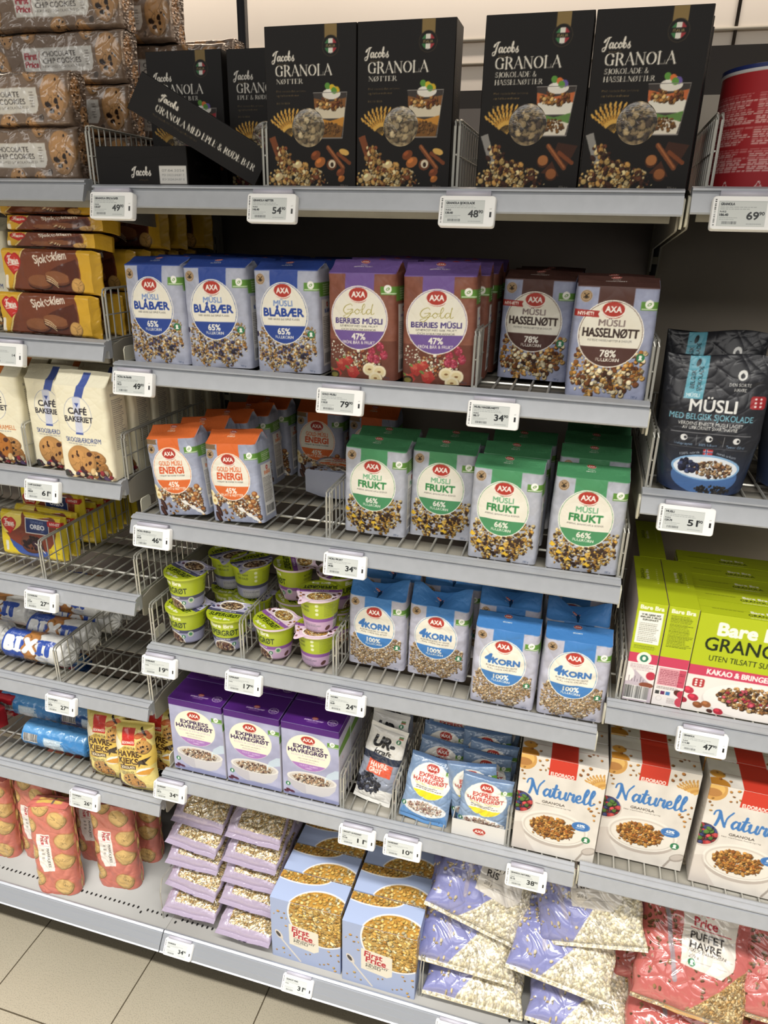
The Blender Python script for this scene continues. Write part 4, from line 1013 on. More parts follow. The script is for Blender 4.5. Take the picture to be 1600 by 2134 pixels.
def make_oreo():
    W, H, D = 170, 104, .026; c = Cv(W, H, '#dcc32a')
    c.poly(np.vstack([spline([(W * .36, 0), (W * .5, H * .12), (W * .86, H * .05), (W * .88, H * .45), (W * .78, H * .75), (W * .62, H), (W * .3, H * .86), (W * .1, H * .5)])]), '#7d3826'); c.poly(spline([(W * .15, H * .62), (W * .4, H * .8), (W * .72, H * .82), (W * .7, H), (W * .35, H * .97), (W * .2, H * .8)]), '#3a55a0')
    c.poly(spline([(W * .36, 0), (W * .34, H * .3), (W * .1, H * .5), (W * .05, H * .2), (W * .2, 0)]), '#e6d264')
    freia(c, W * .16, H * .3, 20); c.rect(W * .415, H * .1, W * .785, H * .45, '#e9e6dc'); c.rect(W * .425, H * .12, W * .775, H * .43, '#26386e'); c.text('COOKIELEDE', W * .6, H * .18, w=W * .2, h=5, c='#8fa0c8'); c.text('OREO', W * .6, H * .29, w=W * .22, h=10, c='#e9ebf2', bold=.05); c.text('bits', W * .68, H * .38, h=4, c='#6f86c0')
    c.rrect(W * .76, H * .12, W * .98, H * .24, 3, '#c22a2c'); c.text('NYHET', W * .87, H * .18, h=5.5, c='#f0e6dc', bold=.03)
    cookie(c, W * .5, H * .68, 30, 21, 4, '#6a3c2a', 40, '#2a1a1a'); c.ell(W * .6, H * .72, 17, 8, '#3a2430', .5); c.stroke(spline([(W * .55, H * .66), (W * .63, H * .74), (W * .7, H * .86)]), 2, '#e6d8b8')
    c.rrect(W * .76, H * .74, W * .98, H * .98, 3, '#e0c62c'); c.ell(W * .79, H * .82, 6, 6, '#c9a81f'); c.text('6x', W * .91, H * .82, h=5, c='#6a5a10'); c.rect(W * .09, H * .68, W * .13, H * .9, '#d9d6c8'); c.ready(1.1)
    s = Cv(30, 104, '#cdb324').ready(2)
    return loft('biscuit_pack', W / 1e3, D, H / 1e3, c, M_FILM, d_flow(9, .035), side=s, back='#cdb324', sp=1.1e-3)

def roll(name, Lx, r, cv, m, seed, squash=1.0, endcol='#d9d9d4', n=120):
    """round biscuit roll lying along x, ends of the wrap tucked in"""
    nx = int(Lx / 1.1e-3); t = np.linspace(0, 2 * math.pi, n, endpoint=False)
    e = np.linspace(-1, 1, nx); prof = r * np.clip(1 - np.clip((np.abs(e) - .93) / .07, 0, 1) ** 2 * .22, 0, 1)
    X = np.repeat((e * Lx / 2)[:, None], n, 1); T = np.repeat(t[None], nx, 0)
    Rr = prof[:, None] + wob(X, T * r, seed, .0008, .04) + wob(X, T * r, seed + 2, .001, .05, True)
    P = np.stack([X, -Rr * np.cos(T), r * squash + Rr * np.sin(T) * squash], -1)
    v = (.25 - T / (2 * math.pi)) % 1.0
    mb = MB().grid(P, cv.at(np.clip((X + Lx / 2) / Lx, 0, .999), v), wrap=True, flip=False)
    b = mb.build(name, m)
    for s in (-1, 1):
        rr = np.linspace(0, 1, 14)[:, None]
        er = prof[-1] * rr * np.ones((1, n)); A = np.repeat(t[None], 14, 0)
        bump = .003 * np.sin(A * 11 + seed) * rr * (1 - rr) * 3 + .004 * (1 - rr)
        Q = np.stack([s * (Lx / 2 + bump + .006 * (1 - rr ** 3)), -er * np.cos(A), r * squash + er * np.sin(A) * squash], -1)
        MB().grid(Q, C(endcol), wrap=True, flip=s < 0).build('tucked_end', m, b)
    return b
def make_bix():
    r = .034; W, H = 172, 2 * math.pi * 34
    c = Cv(W, H, '#2f4fa8', px=.5); c.rect(W * .37, 0, W * .55, H, '#a8703c'); c.rect(W * .55, 0, W, H, '#d9d9d6')
    for i in range(7): cookie(c, W * .46, H * (i + .5) / 7, 22, 17, i, '#b57a40', 0)
    c.rect(W * .25, 0, W * .37, H, '#2f4fa8', .0)
    for v0 in (.16, .66):
        for ch, u, q in [('B', .14, '#eef0f0'), ('I', .275, '#eef0f0'), ('X', .46, '#eef0f0'), ('I', .63, '#2f4fa8'), ('T', .75, '#2f4fa8')]: c.text(ch, W * u, H * v0, h=31, c=q, bold=.09)
        for u, q in [(.275, '#eef0f0'), (.63, '#2f4fa8')]:
            for e in (-14, 14): c.rect(W * u - 11, H * v0 + e - 3, W * u + 11, H * v0 + e + 3, q)
        c.text('Hverekjeks', W * .22, H * (v0 - .115), h=7, w=W * .25, c='#b9c4e0'); c.lines(W * .6, H * (v0 + .11), W * .8, H * (v0 + .16), 3, '#7a8cc0', 3)
    c.ready(1.1)
    return roll('biscuit_roll', W / 1e3, r, c, M_FILM, 5, endcol='#dcdcd8')
def make_sae(dark=0):
    W, H = 190, 2 * math.pi * 31; c = Cv(W, H, ['#3f86c6', '#27508c'][dark], px=.5)
    for v0 in (.02, .52):
        c.rect(0, H * v0, W, H * (v0 + .12), ['#5a9ad2', '#6f9cc8'][dark]); c.rect(W * .36, H * (v0 + .16), W * .66, H * (v0 + .34), '#a9c3d6'); c.lines(W * .38, H * (v0 + .17), W * .64, H * (v0 + .33), 8, '#dfe8ee', 4, .7)
        c.barcode(W * .05, H * (v0 + .14), W * .27, H * (v0 + .26), 3); c.rect(W * .1, H * (v0 + .3), W * .15, H * (v0 + .34), '#18202c'); c.ell(W * .2, H * (v0 + .32), 3, 3, '#20406a')
        c.text('SÆTRE', W * .78, H * (v0 + .2), w=W * .3, h=11, c=['#3f86c6', '#c22c34'][dark], bold=.06, shear=.2); c.lines(W * .7, H * (v0 + .36), W * .95, H * (v0 + .42), 3, '#2a5a94', 3)
        if dark: c.ell(W * .9, H * (v0 + .36), 26, 13, '#d08a3a'); c.ell(W * .9, H * (v0 + .36), 20, 9, '#e0a85a')
    c.ready(1.1)
    return roll('biscuit_roll', W / 1e3, .031, c, M_FILM, 8, endcol=['#3a7cba', '#27508c'][dark])
def make_redpack():
    c = Cv(200, 60, '#a81e2a'); c.lines(10, 10, 190, 50, 6, '#7a1420', 3); c.rect(0, 0, 200, 8, '#c8303a'); c.ready(1.4)
    return loft('biscuit_pack', .2, .05, .06, c, M_FILM, d_flow(3, .03), back='#a81e2a', sp=1.3e-3)

def make_hk():
    W, H = 104, 178; c = Cv(W, H, '#d8c676')
    c.poly(spline([(0, H * .1), (W * .4, H * .32), (W, H * .3), (W, H * .55), (W * .5, H * .62), (0, H * .7)]), '#d6b450'); c.poly([(0, H * .14), (W * .34, H * .3), (W * .1, H * .4), (0, H * .36)], '#e9e6da', .8); c.rect(0, 0, W, H * .1, '#d9c568')
    c.rect(W * .27, H * .07, W * .6, H * .29, '#c22f28'); c.text('ELDORADO', W * .435, H * .255, w=W * .29, h=6, c='#f0e4da', bold=.03)
    for (u, v, rx, ry, a) in [(.72, .15, 15, 7, -.4), (.9, .14, 13, 6, 1.0), (.83, .22, 9, 6, 1.3)]: c.ell(W * u, H * v, rx, ry, '#b5562c', a); c.ell(W * u, H * v, rx * .8, ry * .6, '#c66a3a', a)
    c.stroke([(W * .74, H * .06), (W * .86, H * .14)], 5, '#2e2018')
    c.text('UT PÅ TUR', W * .46, H * .335, w=W * .3, h=6, c='#5a4a28', bold=.02); c.text('HAVRE-', W * .46, H * .41, w=W * .6, h=14, c='#4a3018', bold=.045); c.text('KJEKS', W * .42, H * .51, w=W * .52, h=14, c='#4a3018', bold=.045)
    c.rect(W * .18, H * .575, W * .6, H * .635, '#4a3018'); c.text('SJOKOLADE', W * .39, H * .605, w=W * .36, h=6, c='#efe4c4', bold=.03); c.text('GOD KJEKS FOR', W * .38, H * .68, w=W * .32, h=4, c='#5a4a28', bold=.02); c.text('HELE FAMILIEN!', W * .38, H * .71, w=W * .34, h=4, c='#5a4a28', bold=.02)
    c.poly([(W * .68, H * .5), (W * .8, H * .47), (W * .95, H * .44), (W * .84, H * .52), (W * .9, H * .56), (W * .74, H * .54), (W * .68, H * .6)], '#2e2018')
    c.ell(W * .78, H * .66, 20, 10, '#e8e4d8', -.3); c.poly(spline([(W * .55, H * .7), (W * .75, H * .64), (W * .98, H * .62), (W * .9, H * .7)]), '#cf8f2a')
    cookie(c, W * .8, H * .3, 17, 17, 7, '#c08f4a', 12); cookie(c, W * .42, H * .8, 21, 18, 3, '#b98a4a', 12); cookie(c, W * .58, H * .86, 19, 15, 4, '#b07c3c', 8)
    c.poly([(0, H * .8), (W * .12, H * .72), (W * .16, H * .86), (W * .4, H * .98), (0, H)], '#4a2e22'); c.ready(1)
    return sealed('oat_biscuit_bag', .104, .05, .178, c, M_FILM, d_pillow(5, .035, .5, .0012, .45, ridge=.002), .035, back='#d2b64c', sp=1.0e-3)

def make_marie():
    W, H, D = 112, 250, .062; k = '#c67161'; c = Cv(W, H, k)
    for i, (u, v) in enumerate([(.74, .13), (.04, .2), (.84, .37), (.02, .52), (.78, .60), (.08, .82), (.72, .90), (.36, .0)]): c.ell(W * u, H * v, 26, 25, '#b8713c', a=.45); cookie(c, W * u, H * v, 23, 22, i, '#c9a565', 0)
    c.poly([(W * .22, H * .30), (W * .52, H * .30), (W * .56, H * .72), (W * .30, H * .74), (W * .22, H * .66)], '#e6e2dc')
    c.text('First', W * .46, H * .365, h=9.5, c='#b8303c', bold=.04, rot=R(90)); c.text('Price', W * .355, H * .37, h=9.5, c='#b8303c', bold=.04, rot=R(90)); c.rect(W * .26, H * .435, W * .5, H * .438, '#b8303c'); c.text('MARIEKJEKS', W * .455, H * .57, w=H * .22, h=6.6, c='#3a3634', bold=.01, rot=R(90)); c.lines(W * .3, H * .46, W * .38, H * .6, 3, '#8a8480', 3)
    c.ready(1)
    s = Cv(62, 250, k)
    for i, v in enumerate([.08, .3, .5, .7, .92]): cookie(s, 26 + 14 * (i % 2), 250 * v, 20, 20, i, '#c9a565', 0)
    s.ready(1.6)
    def d(X, Y, V, Wd, Dp, L):
        Yn = corner(X, Y, Wd, Dp, .024); q = np.clip((V - .9) / .1, 0, 1)
        Yn = Dp * .5 + (Yn - Dp * .5) * (1 - .25 * q) + wob(X, V * L, 3, .0012, .05) + wob(X, V * L, 6, .0022, .09, True)
        return X * (1 - .03 * q) + wob(Y, V * L, 4, .0012, .06), Yn, V * L - .012 * q * np.abs(X / Wd)
    b = loft('biscuit_pack', .112, D, .25, c, M_FILM, d, side=s, back=k, sp=1.0e-3)
    t = Cv(112, 62, '#d27266'); t.rect(20, 18, 92, 44, '#d9b45a'); t.rect(64, 14, 70, 48, '#6a5a58'); t.rect(0, 26, 112, 30, '#b55a50'); t.ready(1.4)
    u, v = np.meshgrid(np.linspace(0, 1, 40), np.linspace(0, 1, 24)); X = (u - .5) * .104; Y = .008 + .046 * v
    MB().grid(np.stack([X, Y, .2465 + .006 * np.sin(np.pi * v) * np.sin(np.pi * u) + wob(X, Y, 4, .001, .03)], -1), t.at(u, 1 - v)).build('folded_end', M_FILM, b)
    return b

# ---- cream biscuit bags
def make_cafe(fl):
    W, H, R0 = 112, 176, 30; c = Cv(W, H + R0, '#ebe4c8'); q = {'blue': '#4458a0', 'org': '#d5762f'}[fl]
    c.poly([(W * .5, 4), (W * .64, 4), (W * .64, R0), (W * .52, R0 + H * .2), (W * .38, R0 + H * .2), (W * .5, R0 - 4)], q)
    for i in range(5): c.rect(0, 3 + 1.8 * i, W * .48, 3.5 + 1.8 * i, '#cfc8ac', .6)
    cx, cy = W * .46, R0 + H * .3
    c.ell(cx, cy, 30, 34, '#a0a4b8'); c.ell(cx, cy, 29, 33, '#eee8d0'); c.rect(cx - 8, cy - 33, cx + 8, cy + 33, '#c9cde0' if fl == 'blue' else '#ecd2b4'); c.poly([(cx - 5, cy - 22), (cx + 5, cy - 22), (cx, cy - 14)], q); c.rect(cx - 8, cy + 33, cx + 8, cy + 37, q)
    c.text('CAFÉ', cx, cy - 7, w=40, h=11, c='#2f2c34', bold=.03); c.text('BAKERIET', cx + 1, cy + 8, w=60, h=10, c='#2f2c34', bold=.025)
    c.text('SKOGSBÆRDRØM' if fl == 'blue' else 'SALT KARAMELL', W * .5, R0 + H * .57, w=W * .66, h=9, c='#3a4a86' if fl == 'blue' else '#d0763a', bold=.01); c.lines(W * .2, R0 + H * .605, W * .85, R0 + H * .625, 1, '#8a8a94', 3)
    cookie(c, W * .68, R0 + H * .76, 22, 14, 6, '#b5814a', 8); cookie(c, W * .7, R0 + H * .85, 22, 13, 5, '#b07a42', 8); cookie(c, W * .74, R0 + H * .92, 24, 14, 9, '#9a6a38', 8)
    cookie(c, W * .42, R0 + H * .8, 31, 30, 3, '#c28e52' if fl == 'blue' else '#b5702e', 11, '#4a2a22')
    c.bits(40, ['#3a2a3a', '#8a2a34', '#5a342a', '#d9b882', '#e0c9a0', '#4a3a5a', '#a8343c'], 4, 8, 4, area=(W * .5, R0 + H * .97, W * .52, H * .06)); c.ell(W * .07, R0 + H * .97, 7, 7, '#3a3a38'); c.ready(.95)
    s = Cv(66, H + R0, '#dfd8bc'); s.text('SKOGSBÆRDRØM' if fl == 'blue' else 'SALT KARAMELL', 30, R0 + 16, w=40, h=5, c='#55525a'); s.lines(12, R0 + 24, 56, R0 + 120, 26, '#6f6c6a', 3); s.ready(1.3)
    L = (H + R0) / 1e3; hb = H / 1e3
    dd = d_bag(hb, 6, roof=(.42, .024), bulge=.004, amp=.0009)
    b = loft('biscuit_bag', .112, .066, L, c, M_PAPER, dd, side=s, back='#e3dcc0', v0=0, v1=hb / L)
    loft('folded_top', .112, .066, L, c, M_PAPER, dd, side=s, back='#e3dcc0', v0=hb / L, v1=1, parent=b)
    return b

# ---- porridge cups
def make_cup(fl):
    B = {'grey': ('#9f9fbd', '#4a4a68'), 'pink': ('#c7a6c4', '#8a549c')}[fl]; h, r0, r1 = .074, .031, .0405
    W, H = 2 * math.pi * 38, 74; c = Cv(W, H, B[0], px=.35); LG = '#aebd22'
    c.rect(0, 0, W, H * .55, LG); c.rect(0, H * .55, W, H * .655, B[1])
    c.text('Bare Bra', W * .25, H * .15, w=50, h=9, c='#eff0da', bold=.04); c.text('SUPERGRØT', W * .25, H * .38, w=70, h=13, c='#20300f', bold=.02); c.text('SKOGSBÆR' if fl == 'grey' else 'EPLE & QUINOA', W * .25, H * .6, w=36, h=4, c='#dcdce6', bold=.02)
    c.ell(W * .25, H * .98, 29, 26, '#e9e4dc'); E = c.emask(W * .25, H * .98, 26, 23); c.clip = c.full(E); c.rect(0, 0, W, H, '#7a5a48'); c.bits(230, ['#c9a27c', '#d9bd98', '#a87c58', '#5a3a44', '#e6d2b4', '#7a4a3c'], 1.4, 3, 3, area=(W * .25, H * .98, 27, 24)); c.clip = None; keyhole(c, W * .36, H * .76, 4.5)
    c.ell(W * .43, H * .68, 7, 7, '#c3cbb4'); c.ell(W * .43, H * .68, 4, 4, '#4a8a5a')
    c.text('NYT VARM', W * .62, H * .2, w=24, h=5, c='#4d5a18', bold=.02); c.text('OG KALD', W * .62, H * .32, w=24, h=5, c='#4d5a18', bold=.02)
    for i in range(3): c.ell(W * .74, H * (.14 + .13 * i), 3.4, 3.4, '#dfe4b8')
    c.rect(W * .60, H * .7, W * .78, H * .97, '#c3c2c8' if fl == 'grey' else B[0]); c.lines(W * .605, H * .71, W * .775, H * .96, 8, '#5a5866', 4); c.lines(W * .8, H * .12, W * .93, H * .5, 8, '#7d8a20', 3); c.barcode(W * .9, H * .5, W * .985, H * .96, 4, '#e3e2dc', True)
    if fl == 'pink':
        for u in (.05, .52, .84): c.ell(W * u, H * .85, 7, 4.5, '#5a3434', -.6)
    c.ready(.9)
    n, m = 240, 84; t = np.arange(n) / n * 2 * math.pi; z = np.linspace(0, h, m)[:, None]
    rr = (r0 + (r1 - r0) * z / h) * np.ones((1, n)); rr = rr - .002 * np.clip(1 - z / .004, 0, 1)
    P = np.stack([rr * np.sin(t)[None], -rr * np.cos(t)[None], z * np.ones((1, n))], -1)
    U = np.repeat(((t / (2 * math.pi) + .25) % 1.0)[None], m, 0)
    b = MB().grid(P, c.at(U, 1 - z / h * np.ones((1, n)) * .999), wrap=True).poly(P[0][::-1], B[0]).build('porridge_cup', M_CUP)
    q = Cv(100, 100, LG, px=.4); q.rect(0, 0, 100, 52, '#b9b5d0' if fl == 'grey' else '#e0c6d6'); q.rect(0, 46, 100, 56, B[1]); q.text('SKOGSBÆR' if fl == 'grey' else 'EPLE & QUINOA', 50, 51, w=34, h=4, c='#e6e2ee', bold=.02); q.text('SUPERGRØT', 50, 66, w=66, h=12, c='#20300f', bold=.03); q.text('Bare Bra', 50, 82, w=36, h=7, c='#eff0da', bold=.04)
    q.ell(48, 28, 27, 18, '#efe9e2'); E = q.emask(48, 28, 24, 15.5); q.clip = q.full(E); q.rect(0, 0, 100, 60, '#6a4a3c'); q.bits(260, ['#d9b98c', '#c09a6a', '#e6d2ae', '#4a2e38', '#a87a50'] if fl == 'grey' else ['#d9a94e', '#e6c884', '#b9803a', '#efdcae'], 1.3, 2.8, 5, area=(48, 28, 24, 16)); q.clip = None
    q.bits(9, ['#4a5080', '#6a3a5a'] if fl == 'grey' else ['#7a4428', '#5a3030'], 2.5, 4, 6, area=(14, 24, 9, 20)); q.bits(6, ['#4a5080', '#7a9a4a'] if fl == 'grey' else ['#7a4428', '#c9843c'], 2.5, 4, 7, area=(86, 26, 9, 20)); q.ready(1)
    rl = .0445; k = 40; rad = np.linspace(0.001, 1, k)[:, None]; A = t[None]
    tab = np.clip(np.cos(A - math.pi * .80), 0, 1) ** 60 * .016
    R2 = rad * (rl + tab * rad ** 4)
    X = R2 * np.sin(A); Y = -R2 * np.cos(A); Z = np.full(X.shape, h + .0035) - .0012 * (rad < .86) - .004 * np.clip((R2 - rl) / .016, 0, 1)
    l = MB().grid(np.stack([X, Y, Z], -1), q.at(.5 + X / .1, .5 - Y / .1 * -1 * -1), wrap=True)
    Q = np.array([[(rq * math.sin(a), -rq * math.cos(a), zz) for a in t] for rq, zz in [(r1, h - .002), (.0445, h - .001), (.0445, h + .0033)]])
    l.grid(Q, C('#b4c028' if fl == 'grey' else '#d9c4d0'), wrap=True); l.build('peel_lid', M_FILM, b)
    return b

# ---- sachets
def make_sachet(fl):
    if fl == 'expr':
        W, H = 102, 140; c = Cv(W, H, '#7b94b4').mottle(.06, 22, 3); c.rect(0, 0, W, H * .05, '#56749e')
        cx, cy, rx, ry = W * .5, H * .36, W * .41, H * .27; c.ell(cx, cy, rx, ry, '#e9e6dc'); E = c.emask(cx, cy, rx - .5, ry - .5); c.clip = c.full(E); c.rect(0, H * .52, W, H * .7, '#e9d51f'); c.clip = None
        axalogo(c, cx, H * .17, 14, 9); c.text('EXPRESS', cx, H * .285, w=W * .5, h=8.6, c='#bf3a34', bold=.032); c.text('HAVREGRØT', cx, H * .36, w=W * .7, h=8.8, c='#bf3a34', bold=.032); c.text('NATURELL HAVREGRØT', cx, H * .42, w=W * .6, h=4, c='#e6d860'); c.lines(cx - 28, H * .45, cx + 28, H * .5, 2, '#4a4a58', 3)
        greentag(c, W * .78, H * .17, W, H * .23)
        c.ell(W * .5, H * .93, W * .48, H * .22, '#5f90c6'); c.ell(W * .5, H * .78, W * .44, H * .12, '#e6e6e4'); c.bits(260, ['#e3cdb8', '#d2b49a', '#efe2d2', '#a8706a', '#dcc4ac'], 1.2, 2.6, 4, area=(W * .5, H * .77, W * .36, H * .085)); keyhole(c, W * .06, H * .78, 5)
    else:
        W, H = 84, 176; c = Cv(W, H, '#e0ded8'); c.text('UR-', W * .48, H * .2, w=46, h=22, c='#1a1a1c', bold=.06, shear=.2); c.text('kraft', W * .5, H * .32, w=36, h=11, c='#1a1a1c', bold=.03, shear=.25); keyhole(c, W * .82, H * .14, 5); c.rect(W * .8, H * .07, W * .92, H * .095, '#6a8a5a'); c.rect(W * .8, H * .095, W * .92, H * .105, '#c2503a')
        c.poly([(0, H * .36), (W * .3, H * .345), (W * .7, H * .37), (W, H * .35), (W, H * .46), (0, H * .47)], '#2c3448'); c.rect(0, H * .45, W, H * .8, '#8f96a6'); c.bits(120, ['#2a2c38', '#3a3e4c', '#55596a', '#1c1c26'], 2, 5, 4, area=(W * .3, H * .76, W * .32, H * .14))
        c.poly([(W * .2, H * .44), (W * .85, H * .46), (W * .84, H * .62), (W * .18, H * .61)], '#d9593c'); c.text('HAVRE-', W * .5, H * .495, w=40, h=10, c='#f0e2d6', bold=.03); c.text('GRØT', W * .42, H * .565, w=28, h=10, c='#f0e2d6', bold=.03); c.rect(0, H * .93, W, H, '#e6e5e0')
    c.ready(1)
    return sealed('porridge_sachet', W / 1e3, .02, H / 1e3, c, M_FILM, d_pillow(6 if fl == 'expr' else 3, .05, .7, .0016, .5, ridge=.003), .05, back='#c9cdd6' if fl != 'expr' else '#56749e', sp=1e-3)

# ---- film bags
def rice_area(W, H, k):
    return lambda x, y: (x / W * .9 + y / H) > k
def make_oats():
    W, H = 150, 210; c = Cv(W, H, '#a99cb2'); f = lambda x, y: y > H * (.86 - .62 * x / W) and y < H * .9 and W * .2 < x < W * .97
    E = np.array([[1.0 if f((i + .5) * c.px, (j + .5) * c.px) else 0.0 for i in range(c.W)] for j in range(c.H)], np.float32)
    c.clip = E; c.rect(0, 0, W, H, '#c2a066'); c.bits(2300, ['#dcc088', '#cdac6c', '#e6d2a2', '#bd965c', '#eadcb8'], 1.6, 3.2, 3, area=lambda x, y: f(x, y)); c.clip = None
    c.poly([(W * .3, H * .02), (W * .95, H * .02), (W * .95, H * .16), (W * .3, H * .14)], '#d6cfc8'); keyhole(c, W * .42, H * .1, 5); c.ready(1.05)
    return sealed('oat_bag', W / 1e3, .066, H / 1e3, c, M_CLEAR, d_pillow(4, .05, .45, .002, .4, ridge=.004), .05, back='#9d90a8', sp=1.05e-3)
def make_ris(fl, top=False):
    W, H = 215, 262
    bg, gr = {'ris': ('#8184b6', ['#f2e8cc', '#e8dcba', '#f6eedb', '#e2d4ae']), 'havre': ('#bb625d', ['#c7a268', '#b58c50', '#d9bb84', '#9a7440', '#e0c896'])}[fl]
    c = Cv(W, H, bg, px=.5); f = lambda x, y: y > H * min(.972, 1.30 - x / W) if fl == 'ris' else y > H * min(.965, 1.33 - .78 * x / W)
    s = (2.6, 4.2) if fl == 'ris' else (1.8, 3.8)
    uu = (np.arange(c.W)[None] + .5) * c.px / W; E = (((np.arange(c.H)[:, None] + .5) * c.px) > H * (np.minimum(.972, 1.3 - uu) if fl == 'ris' else np.minimum(.965, 1.33 - .78 * uu))).astype(np.float32)
    q = ['#dcc79a', '#cfb684', '#e6d6b0'] if fl == 'ris' else ['#8a6a44', '#7a5a38', '#9a7a50']
    g = lambda x, y: not f(x, y) and y > H * .22 and x < W * .85 and np.random.RandomState(int(x * 91 + y * 57)).rand() < (.9 - .8 * abs(x / W - .35) if y < H * .68 else .12)
    c.bits(300 if fl == 'ris' else 210, q, 2.6, 4.4, 5, area=g, asp=(.45, .7), rim=.8)
    c.clip = E; c.rect(0, 0, W, H, np.array(C(gr[0])) * (.84 if fl == 'ris' else .7)); c.bits(2600 if fl == 'ris' else 2900, gr, s[0], s[1], 3, area=f, asp=(.6, .85) if fl == 'ris' else (.35, .7), rim=1.2 if fl == 'ris' else .9); c.clip = None
    # spoon
    c.stroke([(W * .17, H * .22), (W * .3, H * .8)] if fl == 'ris' else [(W * .2, H * .3), (W * .34, H * .78)], np.array([5., 13.]), '#9a94a8' if fl == 'ris' else '#8f8a92', .85); c.ell(W * .15, H * .14, 17, 26, '#6f6a78' if fl == 'ris' else '#7f7880', .2, .85)
    o = H * ((.27 if top else .1) if fl == 'ris' else .21)
    c.poly([(W * .34, 0), (W * .86, 0), (W * .84, o + H * .40), (W * .74, o + H * .475), (W * .37, o + H * .45)], '#dcd6cc')
    c.text('First', W * .53, o + H * .055, h=16, c='#b8303c', bold=.03); c.text('Price', W * .56, o + H * .135, h=16, c='#b8303c', bold=.03); c.rect(W * .42, o + H * .18, W * .8, o + H * .187, '#b8303c')
    c.text('PUFFET', W * .43, o + H * .232, h=13, w=66, c='#2e2a28', bold=.02, al='l'); c.text('RIS' if fl == 'ris' else 'HAVRE', W * .43, o + H * .297, h=13, w=28 if fl == 'ris' else 60, c='#2e2a28', bold=.02, al='l')
    c.text('200 g', W * .43, o + H * .375, h=6, c='#6a6258', al='l'); c.rect(W * .42, o + H * .345, W * .82, o + H * .348, '#8a8278'); c.rect(W * .42, o + H * .405, W * .78, o + H * .408, '#8a8278')
    if fl == 'havre': c.text('100 % FULLKORN', W * .43, o + H * .333, h=5, w=70, c='#4a4440', al='l'); keyhole(c, W * .46, o + H * .42, 7)
    c.ready(1.15)
    return sealed('puffed_rice_bag' if fl == 'ris' else 'puffed_oat_bag', W / 1e3, .078, H / 1e3, c, M_CLEAR, d_pillow(7 if fl == 'ris' else 3, .03, .42, .003, .38, ridge=.004, sc=.09), .03, back=gr[1], sp=1.15e-3)

